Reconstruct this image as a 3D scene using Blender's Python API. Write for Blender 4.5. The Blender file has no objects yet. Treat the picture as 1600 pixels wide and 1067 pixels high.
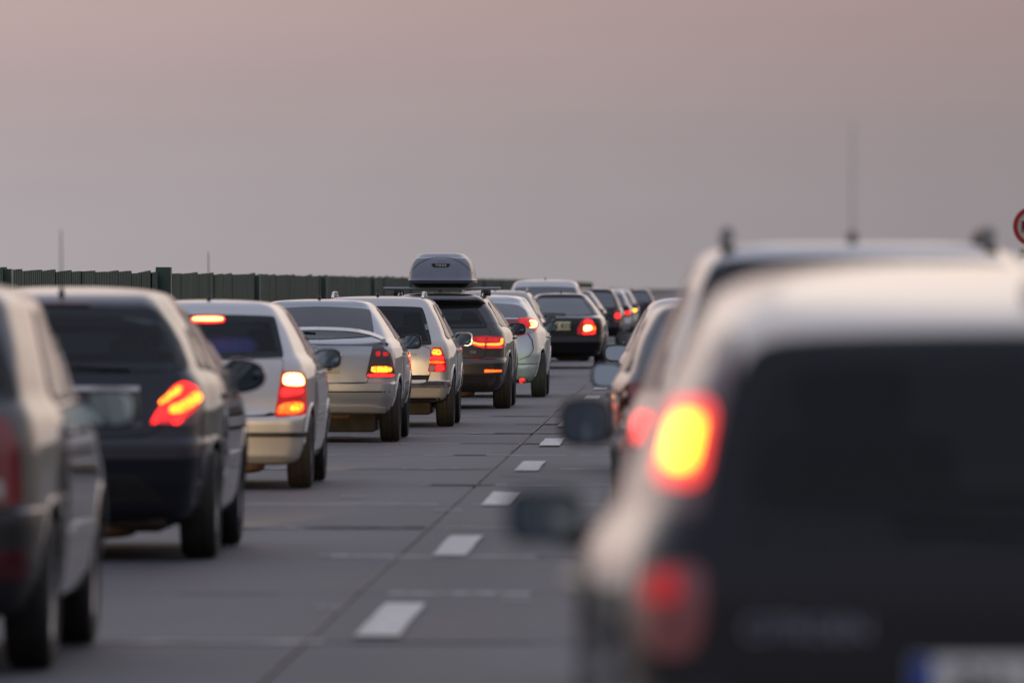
import bpy, bmesh, math, random
from mathutils import Vector, Matrix
from mathutils.bvhtree import BVHTree
import numpy as np
random.seed(7)
R = math.radians
S = bpy.context.scene
COL = S.collection

# ------------------------------------------------------------------ camera
F_PX, CAM_H, VPX, VPY = 14000.0, 1.55, 1083.0, 448.0
cd = bpy.data.cameras.new('camera')
cam = bpy.data.objects.new('camera', cd); COL.objects.link(cam)
cd.sensor_width = 36.0
cd.lens = F_PX / 1600 * 36
cd.clip_start, cd.clip_end = 0.5, 9000
cd.dof.use_dof = True
cd.dof.focus_distance = 104.0
cd.dof.aperture_fstop = 4.0
cam.location = (0, 0, CAM_H)
cam.rotation_euler = (math.pi / 2 - math.atan((533.5 - VPY) / F_PX), 0, math.atan((VPX - 800) / F_PX))
S.camera = cam

# ------------------------------------------------------------------ sky and light
def world():
    w = bpy.data.worlds.new('World'); S.world = w; w.use_nodes = True
    nt = w.node_tree; N, L = nt.nodes, nt.links
    N.clear()
    out = N.new('ShaderNodeOutputWorld'); bg = N.new('ShaderNodeBackground')
    sky = N.new('ShaderNodeTexSky'); sky.sky_type = 'NISHITA'; sky.sun_disc = False
    sky.sun_elevation = R(9.0); sky.sun_rotation = R(20); sky.dust_density = 1.6; sky.air_density = 1.0
    bg.inputs['Strength'].default_value = 0.11
    geo = N.new('ShaderNodeTexCoord'); sep = N.new('ShaderNodeSeparateXYZ')
    L.new(geo.outputs['Generated'], sep.inputs[0])
    # hazy band of the dusk sky opposite the sunset, by elevation
    mr = N.new('ShaderNodeMapRange'); mr.inputs['From Min'].default_value = -0.004; mr.inputs['From Max'].default_value = 0.26
    L.new(sep.outputs['Z'], mr.inputs['Value'])
    cr = N.new('ShaderNodeValToRGB'); L.new(mr.outputs[0], cr.inputs[0])
    e = cr.color_ramp.elements
    def c(z, col):
        k = e.new((z + 0.004) / 0.264); k.color = (*[v / 0.11 for v in col], 1)
    e[0].position = 0.0; e[0].color = (*[v / 0.11 for v in (.376, .342, .358)], 1)
    c(.008, (.374, .334, .350)); c(.016, (.388, .328, .338)); c(.024, (.424, .332, .332)); c(.034, (.474, .352, .338))
    c(.07, (.64, .49, .44)); c(.14, (.88, .72, .65)); e[len(e) - 1].position = 1.0; e[len(e) - 1].color = (*[v / 0.11 for v in (.96, .86, .83)], 1)
    # sideways change: a little darker to the right
    ma = N.new('ShaderNodeMapRange'); ma.inputs['From Min'].default_value = -0.09; ma.inputs['From Max'].default_value = 0.05
    ma.inputs['To Min'].default_value = 1.12; ma.inputs['To Max'].default_value = 0.77
    L.new(sep.outputs['X'], ma.inputs['Value'])
    nz = N.new('ShaderNodeTexNoise'); nz.inputs['Scale'].default_value = 22; nz.inputs['Detail'].default_value = 3
    mpn = N.new('ShaderNodeMapping'); mpn.inputs['Scale'].default_value = (1, 1, 5)
    L.new(geo.outputs['Generated'], mpn.inputs[0]); L.new(mpn.outputs[0], nz.inputs['Vector'])
    mn = N.new('ShaderNodeMapRange'); mn.inputs['To Min'].default_value = 0.96; mn.inputs['To Max'].default_value = 1.04
    L.new(nz.outputs[0], mn.inputs['Value'])
    mm = N.new('ShaderNodeMath'); mm.operation = 'MULTIPLY'; L.new(ma.outputs[0], mm.inputs[0]); L.new(mn.outputs[0], mm.inputs[1])
    sc_ = N.new('ShaderNodeVectorMath'); sc_.operation = 'SCALE'
    L.new(cr.outputs['Color'], sc_.inputs[0]); L.new(mm.outputs[0], sc_.inputs['Scale'])
    # blend to the open sky higher up and towards the sunset behind
    fe = N.new('ShaderNodeMapRange'); fe.interpolation_type = 'SMOOTHSTEP'
    fe.inputs['From Min'].default_value = 0.18; fe.inputs['From Max'].default_value = 0.5
    fe.inputs['To Min'].default_value = 1; fe.inputs['To Max'].default_value = 0
    L.new(sep.outputs['Z'], fe.inputs['Value'])
    fy = N.new('ShaderNodeMapRange'); fy.interpolation_type = 'SMOOTHSTEP'
    fy.inputs['From Min'].default_value = -0.3; fy.inputs['From Max'].default_value = 0.8
    L.new(sep.outputs['Y'], fy.inputs['Value'])
    mu = N.new('ShaderNodeMath'); mu.operation = 'MULTIPLY'; L.new(fe.outputs[0], mu.inputs[0]); L.new(fy.outputs[0], mu.inputs[1])
    mx = N.new('ShaderNodeMix'); mx.data_type = 'RGBA'
    L.new(mu.outputs[0], mx.inputs['Factor']); L.new(sc_.outputs[0], mx.inputs['B'])
    tint = N.new('ShaderNodeMix'); tint.data_type = 'RGBA'; tint.blend_type = 'MULTIPLY'; tint.inputs['Factor'].default_value = 1
    tint.inputs['B'].default_value = (.03, .03, .03, 1)
    L.new(sky.outputs[0], tint.inputs['A'])
    hz = N.new('ShaderNodeMix'); hz.data_type = 'RGBA'; hz.blend_type = 'ADD'; hz.inputs['Factor'].default_value = 1
    hr = N.new('ShaderNodeValToRGB'); he = hr.color_ramp.elements; L.new(sep.outputs['Z'], hr.inputs[0])   # veil of haze, dimmer near the horizon all round
    he[0].position = 0; he[0].color = (*[v / 0.11 for v in (.23, .20, .19)], 1)
    he[1].position = 1; he[1].color = (*[v / 0.11 for v in (.50, .55, .72)], 1)
    for p, col in ((.12, (.30, .265, .265)), (.30, (.47, .455, .51)), (.5, (.56, .57, .70))):
        q = he.new(p); q.color = (*[v / 0.11 for v in col], 1)
    L.new(hr.outputs['Color'], hz.inputs['B'])
    L.new(tint.outputs['Result'], hz.inputs['A']); L.new(hz.outputs['Result'], mx.inputs['A'])
    L.new(mx.outputs['Result'], bg.inputs['Color']); L.new(bg.outputs[0], out.inputs[0])
world()
sd = bpy.data.lights.new('sun', 'SUN'); sd.energy = 0.15; sd.angle = R(40); sd.specular_factor = 0; sd.color = (1.0, .82, .66)
sun = bpy.data.objects.new('sun', sd); COL.objects.link(sun)
sun.rotation_euler = (R(-78), 0, R(-20))      # low afterglow ahead, through haze
vs = S.view_settings; vs.view_transform = 'Standard'; vs.look = 'None'; vs.exposure = 0; vs.gamma = 1; vs.use_curve_mapping = False
S.render.engine = 'CYCLES'
cy = S.cycles
cy.use_denoising = True; cy.max_bounces = 8; cy.transparent_max_bounces = 16; cy.caustics_reflective = False; cy.caustics_refractive = False
cy.sample_clamp_indirect = 4

# ------------------------------------------------------------------ materials
MATS = {}
def mat(name):
    m = bpy.data.materials.new(name); m.use_nodes = True
    return m, m.node_tree, m.node_tree.nodes['Principled BSDF']
def simple(name, col, rough=.5, metal=0, coat=0, noise=0, nscale=8, spec=.5, bump=0):
    if name in MATS: return MATS[name]
    m, nt, b = mat(name); N, L = nt.nodes, nt.links
    b.inputs['Base Color'].default_value = (*col, 1); b.inputs['Roughness'].default_value = rough
    b.inputs['Metallic'].default_value = metal; b.inputs['Coat Weight'].default_value = coat; b.inputs['Coat Roughness'].default_value = .04
    b.inputs['Specular IOR Level'].default_value = spec
    if noise:
        tc = N.new('ShaderNodeTexCoord'); nz = N.new('ShaderNodeTexNoise'); nz.inputs['Scale'].default_value = nscale; nz.inputs['Detail'].default_value = 6
        L.new(tc.outputs['Object'], nz.inputs['Vector'])
        mr = N.new('ShaderNodeMapRange'); mr.inputs['From Min'].default_value = .3; mr.inputs['From Max'].default_value = .7
        mr.inputs['To Min'].default_value = 1 - noise; mr.inputs['To Max'].default_value = 1 + noise
        L.new(nz.outputs[0], mr.inputs['Value'])
        s = N.new('ShaderNodeVectorMath'); s.operation = 'SCALE'; s.inputs[0].default_value = col; L.new(mr.outputs[0], s.inputs['Scale'])
        L.new(s.outputs[0], b.inputs['Base Color'])
        r = N.new('ShaderNodeMapRange'); r.inputs['To Min'].default_value = max(.02, rough - .1); r.inputs['To Max'].default_value = rough + .12
        L.new(nz.outputs[0], r.inputs['Value']); L.new(r.outputs[0], b.inputs['Roughness'])
        if bump:
            bp = N.new('ShaderNodeBump'); bp.inputs['Strength'].default_value = bump; bp.inputs['Distance'].default_value = .01
            L.new(nz.outputs[0], bp.inputs['Height']); L.new(bp.outputs[0], b.inputs['Normal'])
    MATS[name] = m
    return m
def paint(name, col, metal=.6, rough=.32, dust=1, spec=.5):
    """Clear-coated car paint with a film of road dust, heavier low down."""
    if name in MATS: return MATS[name]
    m, nt, b = mat(name); N, L = nt.nodes, nt.links
    b.inputs['Metallic'].default_value = metal; b.inputs['Coat Weight'].default_value = 1; b.inputs['Coat Roughness'].default_value = .05; b.inputs['Specular IOR Level'].default_value = spec
    if spec < .3: b.inputs['Coat IOR'].default_value = 1.38
    tc = N.new('ShaderNodeTexCoord'); sep = N.new('ShaderNodeSeparateXYZ'); L.new(tc.outputs['Object'], sep.inputs[0])
    nz = N.new('ShaderNodeTexNoise'); nz.inputs['Scale'].default_value = 3.5; nz.inputs['Detail'].default_value = 8; nz.inputs['Roughness'].default_value = .65
    L.new(tc.outputs['Object'], nz.inputs['Vector'])
    h = N.new('ShaderNodeMapRange'); h.inputs['From Min'].default_value = .15; h.inputs['From Max'].default_value = .75
    h.inputs['To Min'].default_value = .42 * dust; h.inputs['To Max'].default_value = .05 * dust
    L.new(sep.outputs['Z'], h.inputs['Value'])
    mul = N.new('ShaderNodeMath'); mul.operation = 'MULTIPLY'; L.new(h.outputs[0], mul.inputs[0]); L.new(nz.outputs[0], mul.inputs[1])
    mx = N.new('ShaderNodeMix'); mx.data_type = 'RGBA'; mx.inputs['A'].default_value = (*col, 1); mx.inputs['B'].default_value = (.16, .13, .10, 1)
    L.new(mul.outputs[0], mx.inputs['Factor']); L.new(mx.outputs['Result'], b.inputs['Base Color'])
    rr = N.new('ShaderNodeMapRange'); rr.inputs['To Max'].default_value = .75; rr.inputs['To Min'].default_value = rough; rr.inputs['From Max'].default_value = .4
    L.new(mul.outputs[0], rr.inputs['Value']); L.new(rr.outputs[0], b.inputs['Roughness'])
    cr = N.new('ShaderNodeMapRange'); cr.inputs['To Min'].default_value = .025; cr.inputs['To Max'].default_value = .09; cr.inputs['From Max'].default_value = .3
    L.new(mul.outputs[0], cr.inputs['Value']); L.new(cr.outputs[0], b.inputs['Coat Roughness'])
    MATS[name] = m
    return m
def emit(name, col, strength, speck=0, scale=45, base=(.3, .02, .02)):
    if name in MATS: return MATS[name]
    m, nt, b = mat(name); N, L = nt.nodes, nt.links
    b.inputs['Base Color'].default_value = (*base, 1); b.inputs['Roughness'].default_value = .2
    b.inputs['Emission Color'].default_value = (*col, 1); b.inputs['Emission Strength'].default_value = strength
    if speck:
        tc = N.new('ShaderNodeTexCoord'); v = N.new('ShaderNodeTexVoronoi'); v.inputs['Scale'].default_value = scale
        L.new(tc.outputs['Object'], v.inputs['Vector'])
        mr = N.new('ShaderNodeMapRange'); mr.inputs['From Min'].default_value = 0; mr.inputs['From Max'].default_value = .7
        mr.inputs['To Min'].default_value = strength * (1 + speck); mr.inputs['To Max'].default_value = strength * max(.05, 1 - speck)
        L.new(v.outputs['Distance'], mr.inputs['Value']); L.new(mr.outputs[0], b.inputs['Emission Strength'])
    MATS[name] = m
    return m
def glass(name, tint, rough=.02, ior=1.45):
    if name in MATS: return MATS[name]
    m = bpy.data.materials.new(name); m.use_nodes = True; nt = m.node_tree; N, L = nt.nodes, nt.links; N.clear()
    o = N.new('ShaderNodeOutputMaterial'); mx = N.new('ShaderNodeMixShader'); t = N.new('ShaderNodeBsdfTransparent'); g = N.new('ShaderNodeBsdfGlossy')
    t.inputs[0].default_value = (*tint, 1); g.inputs['Roughness'].default_value = rough
    fr = N.new('ShaderNodeFresnel'); fr.inputs['IOR'].default_value = ior
    L.new(fr.outputs[0], mx.inputs[0]); L.new(t.outputs[0], mx.inputs[1]); L.new(g.outputs[0], mx.inputs[2]); L.new(mx.outputs[0], o.inputs[0])
    MATS[name] = m
    return m
BLK = simple('black_plastic', (.015, .015, .016), .45, noise=.3, nscale=30)
GAP = simple('gap_dark', (.006, .006, .006), .8)
RUB = simple('tyre_rubber', (.014, .013, .012), .75, noise=.35, nscale=14)
UND = simple('underbody_grime', (.03, .022, .016), .85, noise=.5, nscale=9)
RUST = simple('rusty_exhaust', (.10, .055, .03), .6, .4, noise=.5, nscale=20)
RIM = simple('alloy_rim', (.42, .42, .43), .35, .9, noise=.2, nscale=12)
INT = simple('cabin_cloth', (.012, .012, .014), .9, noise=.2, nscale=40)
SEAT = simple('seat_cloth', (.03, .032, .04), .9, noise=.25, nscale=40)
CHROME = simple('chrome', (.75, .75, .76), .12, 1)
BADGE = simple('badge_grey', (.22, .22, .23), .4, .7)
MIRR = simple('mirror_face', (.30, .36, .40), .04, 1)
GT = glass('tinted_glass', (.70, .76, .76)); GC = glass('clear_glass', (.82, .86, .85)); GD = glass('dark_privacy_glass', (.24, .28, .31), ior=1.95)
SIDEG = simple('dark_side_glass', (.012, .014, .016), .03, spec=.8)
OPG = simple('dark_rear_glass', (.02, .026, .03), .04, spec=.9); OPG.node_tree.nodes['Principled BSDF'].inputs['IOR'].default_value = 1.8
LENS = simple('red_lens', (.20, .006, .008), .12, coat=1, noise=.2, nscale=50)
LENSD = simple('dark_red_lens', (.07, .004, .005), .12, coat=1)
CLEARL = simple('clear_lens', (.35, .33, .32), .1, coat=1)
SMOKE = simple('smoked_lens', (.035, .006, .006), .12, coat=1)
PLATE = simple('plate_white', (.72, .71, .66), .45)
PBLUE = simple('plate_blue', (.02, .07, .35), .4)
INK = simple('plate_ink', (.01, .01, .012), .5)
E_W = emit('lamp_white_hot', (1, .55, .16), 7)
E_3 = emit('lamp_third', (1, .42, .11), 6)
E_Y = emit('lamp_yellow', (1, .16, .008), 8, .6, 45)
E_LINE = emit('lamp_line', (1, .22, .02), 3.2)
E_O = emit('lamp_orange', (1, .075, .006), 4.5, .4, 30)
E_R = emit('lamp_red', (1, .012, .011), 4.0, .4, 60)
E_RD = emit('lamp_red_dim', (.9, .010, .014), .7, .4, 60)
E_GLOW = emit('lens_glow', (.95, .012, .016), .32, .3, 40)
E_RDD = emit('lamp_red_faint', (.9, .010, .014), .32, .4, 60)
E_LENS = emit('lens_lit_red', (1, .018, .028), 1.0, .3, 40)
E_HL = emit('headlamp', (1, .8, .5), 50, base=(.6, .6, .6))
E_RA = emit('lamp_red_bright', (1, .06, .05), 1.7)
E_A = emit('lamp_stop_bright', (1, .34, .012), 9)

# ------------------------------------------------------------------ helpers
def link(name, me, m=None, parent=None, smooth=True, sharp=35):
    o = bpy.data.objects.new(name, me); COL.objects.link(o)
    if m is not None and not me.materials:
        me.materials.append(m)
    if smooth and isinstance(me, bpy.types.Mesh):
        me.polygons.foreach_set('use_smooth', [True] * len(me.polygons))
        me.set_sharp_from_angle(angle=R(sharp))
    if parent: o.parent = parent
    return o
def frombm(name, bm, m=None, parent=None, smooth=True, sharp=35):
    me = bpy.data.meshes.new(name); bm.to_mesh(me); bm.free()
    return link(name, me, m, parent, smooth, sharp)
def frompy(name, v, f, m=None, parent=None, smooth=True, sharp=35):
    me = bpy.data.meshes.new(name); me.from_pydata(v, [], f); me.update()
    return link(name, me, m, parent, smooth, sharp)
def tag(o, label=None, cat=None, group=None, kind=None):
    if label: o['label'] = label
    if cat: o['category'] = cat
    if group: o['group'] = group
    if kind: o['kind'] = kind
    return o
def empty(name, loc, rz=0):
    o = bpy.data.objects.new(name, None); COL.objects.link(o); o.location = loc; o.rotation_euler = (0, 0, rz); o.empty_display_size = .2
    return o
def box_bm(bm, x0, x1, y0, y1, z0, z1, bev=0, mtx=None):
    r = bmesh.ops.create_cube(bm, size=1)
    vs_ = r['verts']
    for v in vs_:
        v.co = Vector(((x0 + x1) / 2 + v.co.x * (x1 - x0), (y0 + y1) / 2 + v.co.y * (y1 - y0), (z0 + z1) / 2 + v.co.z * (z1 - z0)))
    if bev:
        es = list({e for v in vs_ for e in v.link_edges})
        rr = bmesh.ops.bevel(bm, geom=es, offset=bev, segments=2, affect='EDGES', profile=.5)
        vs_ = list({v for f in rr['faces'] for v in f.verts} | {v for v in vs_ if v.is_valid})
    if mtx:
        for v in vs_: v.co = mtx @ v.co
def box(name, x0, x1, y0, y1, z0, z1, m, parent=None, bev=0):
    bm = bmesh.new(); box_bm(bm, x0, x1, y0, y1, z0, z1, bev)
    return frombm(name, bm, m, parent)
def tube_bm(bm, pts, r, n=8, r1=None):
    pts = [Vector(p) for p in pts]; rings = []
    for i, p in enumerate(pts):
        t = (pts[min(i + 1, len(pts) - 1)] - pts[max(i - 1, 0)]).normalized()
        a = t.orthogonal().normalized(); b = t.cross(a)
        rad = r if r1 is None else r + (r1 - r) * i / (len(pts) - 1)
        rings.append([bm.verts.new(p + rad * (math.cos(2 * math.pi * k / n) * a + math.sin(2 * math.pi * k / n) * b)) for k in range(n)])
    for i in range(len(rings) - 1):
        A, B = rings[i], rings[i + 1]
        # keep the ring start aligned so that the tube does not twist
        j = min(range(n), key=lambda q: (B[q].co - A[0].co).length)
        B = B[j:] + B[:j]
        if n > 2 and (B[1].co - A[1].co).length > (B[-1].co - A[1].co).length: B = [B[0]] + B[:0:-1]
        rings[i + 1] = B
        for k in range(n): bm.faces.new((A[k], A[(k + 1) % n], B[(k + 1) % n], B[k]))
    bm.faces.new(rings[0][::-1]); bm.faces.new(rings[-1])
    bmesh.ops.recalc_face_normals(bm, faces=bm.faces)
def tube(name, pts, r, m, parent=None, n=8, r1=None):
    bm = bmesh.new(); tube_bm(bm, pts, r, n, r1)
    return frombm(name, bm, m, parent)
def blob(name, c, rad, m, parent=None, e=.7, nu=20, nv=12, ymin=None, squash=None):
    """Superellipsoid; ymin cuts it flat towards the rear."""
    sg = lambda v, p: math.copysign(abs(v) ** p, v)
    V, Fc = [], []
    for i in range(nv + 1):
        a = -math.pi / 2 + math.pi * i / nv
        for j in range(nu):
            b = 2 * math.pi * j / nu
            p = [rad[0] * sg(math.cos(a), e) * sg(math.cos(b), e), rad[1] * sg(math.cos(a), e) * sg(math.sin(b), e), rad[2] * sg(math.sin(a), e)]
            if ymin is not None: p[1] = max(p[1], ymin)
            if squash: p = squash(*p)
            V.append((c[0] + p[0], c[1] + p[1], c[2] + p[2]))
    for i in range(nv):
        for j in range(nu):
            Fc.append((i * nu + j, i * nu + (j + 1) % nu, (i + 1) * nu + (j + 1) % nu, (i + 1) * nu + j))
    bm = bmesh.new(); me = bpy.data.meshes.new(name); me.from_pydata(V, [], Fc); bm.from_mesh(me); bpy.data.meshes.remove(me)
    bmesh.ops.remove_doubles(bm, verts=bm.verts, dist=1e-5); bmesh.ops.recalc_face_normals(bm, faces=bm.faces)
    return frombm(name, bm, m, parent, sharp=50)
def lathe_x(name, prof, m, parent=None, n=36, c=(0, 0, 0)):
    """prof: (x, radius) pairs turned about the x axis through c."""
    V, Fc, K = [], [], len(prof)
    for j in range(n):
        a = 2 * math.pi * j / n
        for x, r in prof: V.append((c[0] + x, c[1] + r * math.cos(a), c[2] + r * math.sin(a)))
    for j in range(n):
        for k in range(K - 1):
            Fc.append((j * K + k, j * K + k + 1, ((j + 1) % n) * K + k + 1, ((j + 1) % n) * K + k))
    bm = bmesh.new(); me = bpy.data.meshes.new(name); me.from_pydata(V, [], Fc); bm.from_mesh(me); bpy.data.meshes.remove(me)
    bmesh.ops.remove_doubles(bm, verts=bm.verts, dist=1e-5); bmesh.ops.recalc_face_normals(bm, faces=bm.faces)
    return frombm(name, bm, m, parent)
def lettering(name, txt, size, loc, m, parent=None, rot=(math.pi / 2, 0, 0), ext=.002, align='CENTER'):
    cu = bpy.data.curves.new(name, 'FONT'); cu.body = txt; cu.size = size; cu.extrude = ext; cu.align_x = align; cu.align_y = 'CENTER'
    cu.offset = size * .012
    t = bpy.data.objects.new(name, cu); COL.objects.link(t)
    dg = bpy.context.evaluated_depsgraph_get(); dg.update()
    me = bpy.data.meshes.new_from_object(t.evaluated_get(dg)); bpy.data.objects.remove(t); bpy.data.curves.remove(cu)
    me.materials.clear(); me.materials.append(m); me.name = name
    o = bpy.data.objects.new(name, me); COL.objects.link(o); o.location = loc; o.rotation_euler = rot
    if parent: o.parent = parent
    return o
def chaikin(poly, n=2, q=.22):
    for _ in range(n):
        out = []
        for i in range(len(poly)):
            a, b = poly[i], poly[(i + 1) % len(poly)]
            out.append((a[0] + (b[0] - a[0]) * q, a[1] + (b[1] - a[1]) * q)); out.append((b[0] + (a[0] - b[0]) * q, b[1] + (a[1] - b[1]) * q))
        poly = out
    return poly
def grow(poly, d):
    """Offset a polygon outwards by d (inwards when negative)."""
    n = len(poly); A = sum(poly[i][0] * poly[(i + 1) % n][1] - poly[(i + 1) % n][0] * poly[i][1] for i in range(n))
    sgn = 1 if A > 0 else -1; out = []
    for i in range(n):
        p0, p, p1 = Vector(poly[i - 1]), Vector(poly[i]), Vector(poly[(i + 1) % n])
        e0, e1 = (p - p0), (p1 - p)
        if e0.length < 1e-6 or e1.length < 1e-6: out.append(tuple(p)); continue
        e0.normalize(); e1.normalize()
        nrm = Vector((e0.y + e1.y, -(e0.x + e1.x))) * sgn
        if nrm.length < 1e-6: out.append(tuple(p)); continue
        nrm.normalize(); k = max(.5, nrm.dot(Vector((e0.y, -e0.x)) * sgn))
        out.append(tuple(p + nrm * d / k))
    return out
def mirror_half(half):
    return half + [(-x, z) for x, z in reversed(half) if x > 1e-6]
def pchip(rows, sub):
    P = np.array(rows, float); n = len(P); D = np.diff(P, axis=0); T = np.zeros_like(P); T[0] = D[0]; T[-1] = D[-1]
    for i in range(1, n - 1):
        a, b = D[i - 1], D[i]
        with np.errstate(divide='ignore', invalid='ignore'):
            h = np.where(a * b > 0, 2 * a * b / (a + b), 0)
        T[i] = h
    out = []
    for i in range(n - 1):
        for k in range(sub):
            t = k / sub
            out.append((2 * t**3 - 3 * t**2 + 1) * P[i] + (t**3 - 2 * t**2 + t) * T[i] + (-2 * t**3 + 3 * t**2) * P[i + 1] + (t**3 - t**2) * T[i + 1])
    out.append(P[-1])
    return out

# ------------------------------------------------------------------ car body
def half_loop(yr, yf, w, rcx, rcy, fcx, fcy, bow, tap):
    pts = []
    rcx, fcx = min(rcx, w * .8), min(fcx, w * .8); Ln = yf - yr; rcy, fcy = min(rcy, Ln * .4), min(fcy, Ln * .4)
    K1, K2, K3 = 7, 8, 14
    ry = lambda x: yr + bow * (x / w) ** 2
    xs = w - rcx
    for k in range(K1): 
        x = xs * k / K1; pts.append((x, ry(x)))
    y0 = ry(xs)
    for k in range(K2):
        a = math.pi / 2 * k / K2
        pts.append((xs + (rcx - tap) * math.sin(a) ** .85, y0 + rcy * (1 - math.cos(a) ** .85)))
    ys, ye = y0 + rcy, yf - fcy - .04
    for k in range(K3):
        t = k / K3; y = ys + (ye - ys) * t
        pts.append((w - tap * (1 - min(1, t / .35)) ** 2, y))
    for k in range(K2):
        a = math.pi / 2 * k / K2
        pts.append((w - fcx * (1 - math.cos(a)), ye + fcy * math.sin(a)))
    y1 = ye + fcy
    for k in range(K1 + 1):
        t = k / K1; x = (w - fcx) * (1 - t); pts.append((x, y1 + .04 * (1 - (1 - t) ** 2)))
    return pts
def interp(tab, z):
    return float(np.interp(z, [a for a, _ in tab], [b for _, b in tab]))
def body_rows(c):
    L, hw, H, zb, belt, rw = c['L'], c['hw'], c['H'], c['zb'], c['belt'], c['roofw']
    rt = c['rear']
    rows = []
    zs = [zb, zb + .015, zb + .05, zb + .12, .42, .52, .60, .68, .76, .84, belt - .05]
    zs = sorted(z for z in set(zs) if z < belt - .02) + [belt]
    zs = sorted(set(zs + [z for z, _ in rt if zb + .05 < z < belt - .03]))
    wl = [(zb, .80), (zb + .015, .89), (zb + .05, .935), (zb + .12, .965), (.45, .988), (.6, 1.0), (max(.61, belt - .14), 1.0), (belt - .05, .985), (belt, .955)]
    if 'wl' in c: wl = c['wl']
    co = c.get('cowl', 1.1); rake = c.get('rake', 1.0)
    fl = [(zb, L - .35), (zb + .05, L - .12), (.40, L - .02), (.5, L), (.62, L - .04), (.74, L - .14), (.84, L - .45), (max(.85, belt), L - co)]
    for z in zs: rows.append((z, interp(rt, z), interp(fl, z), hw * interp(wl, z)))
    g0 = hw * .955 - .015; ge = H - c.get('edge', .09)
    zt = [belt + .05 + (ge - belt - .05) * k / 5 for k in range(6)]
    zt = sorted(set([round(z, 4) for z in zt] + [z for z, _ in rt if belt + .03 < z < ge - .02]))
    for z in zt:
        t = (z - belt) / (ge - belt)
        rows.append((z, interp(rt, z), L - co - rake * t, g0 + (rw - g0) * (t * .80 + .20 * t * t)))
    ye = interp(rt, ge); yfe = L - co - rake; ed = H - ge
    ro = c.get('roofback', .10)
    ro_ = c.get('roofs', [ro * .35, ro, ro + .3, ro + .6]); fo = [.14, .3, .5, .75] if 'roofs' not in c else [.08, .16, .26, .36]; q = min(1, (yfe - ye - .3) / (ro_[3] + fo[3]))
    rows += [(H - ed * h, ye + a * q, yfe - b * q, w) for h, a, b, w in zip((.5, .22, .07, 0), ro_, fo, (rw - .045, rw - .14, rw - .30, rw - .46))]
    return rows
def body_mesh(c):
    rows = pchip(body_rows(c), c.get('sub', 3)); V, Fc = [], []
    rings = []
    bow, tap = c.get('bow', .08), c.get('tap', .05)
    for z, yr, yf, w in rows:
        green = max(0, min(1, (z - c['belt'] + .05) / .3))
        rcx = c.get('rcx', .20) * (1 - .35 * green); rcy = c.get('rcy', .26) * (1 - .4 * green)
        h = half_loop(yr, yf, w, rcx, rcy, .4 - .22 * green, .45 - .23 * green, bow, tap * (1 - .4 * green))
        full = h + [(-x, y) for x, y in reversed(h[1:-1])]
        rings.append(range(len(V), len(V) + len(full)))
        V += [(x, y, z) for x, y in full]
    n = len(rings[0])
    for a, b in zip(rings[:-1], rings[1:]):
        for k in range(n): Fc.append((a[k], a[(k + 1) % n], b[(k + 1) % n], b[k]))
    m = n // 2      # caps as strips of quads across the car
    for ring, flip in ((rings[0], True), (rings[-1], False)):
        for k in range(0, m):
            a, b, c2, d = ring[k], ring[k + 1], ring[(n - k - 1) % n], ring[(n - k) % n]
            f = [a, b, c2, d] if not flip else [d, c2, b, a]
            f2 = []
            for i in f:
                if i not in f2: f2.append(i)
            if len(f2) > 2: Fc.append(tuple(f2))
    return V, Fc

def prism(poly, axis, a0, a1, idx=1):
    """Closed prism over a 2-D outline: axis 'y' (outline in x,z) or 'x' (outline in y,z)."""
    bm = bmesh.new(); P = (lambda u, v, t: (u, t, v)) if axis == 'y' else (lambda u, v, t: (t, u, v))
    A = [bm.verts.new(P(u, v, a0)) for u, v in poly]; B = [bm.verts.new(P(u, v, a1)) for u, v in poly]; n = len(poly)
    bm.faces.new(A); bm.faces.new(B[::-1])
    for i in range(n): bm.faces.new((A[i], B[i], B[(i + 1) % n], A[(i + 1) % n]))
    bmesh.ops.recalc_face_normals(bm, faces=bm.faces)
    if bm.calc_volume(signed=True) < 0: bmesh.ops.reverse_faces(bm, faces=bm.faces)
    for f in bm.faces: f.material_index = idx
    me = bpy.data.meshes.new('cutter'); bm.to_mesh(me); bm.free()
    me.materials.append(None); me.materials.append(None)
    return me
def carve(obj, cutters):
    """Cut the openings one after another; a cut that comes back broken is tried again a hair to the side."""
    def vol(me):
        b = bmesh.new(); b.from_mesh(me); v = b.calc_volume(); b.free(); return v
    v0 = vol(obj.data)
    for ci, cm in enumerate(cutters):
        t = bpy.data.objects.new('cutter', cm); COL.objects.link(t); t.parent = obj.parent
        for tries in range(8):
            t.location = (0, 0, 0) if tries == 0 else tuple(random.uniform(-.004, .004) for _ in range(3))
            t.scale = (1, 1, 1) if tries == 0 else tuple(1 + random.uniform(-.004, .004) for _ in range(3))
            md = obj.modifiers.new('b', 'BOOLEAN'); md.operation = 'DIFFERENCE'; md.solver = 'EXACT'; md.object = t
            md.use_self = tries > 3
            dg = bpy.context.evaluated_depsgraph_get(); dg.update()
            me = bpy.data.meshes.new_from_object(obj.evaluated_get(dg)); obj.modifiers.clear()
            v1 = vol(me)
            if v0 * .55 < v1 < v0 - 1e-4:
                old = obj.data; obj.data = me; bpy.data.meshes.remove(old); v0 = v1; break
            bpy.data.meshes.remove(me)
        else: print('cut failed', obj.parent.name, ci)
        bpy.data.objects.remove(t); bpy.data.meshes.remove(cm)
    me = obj.data
    me.polygons.foreach_set('use_smooth', [True] * len(me.polygons)); me.set_sharp_from_angle(angle=R(32))

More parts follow.
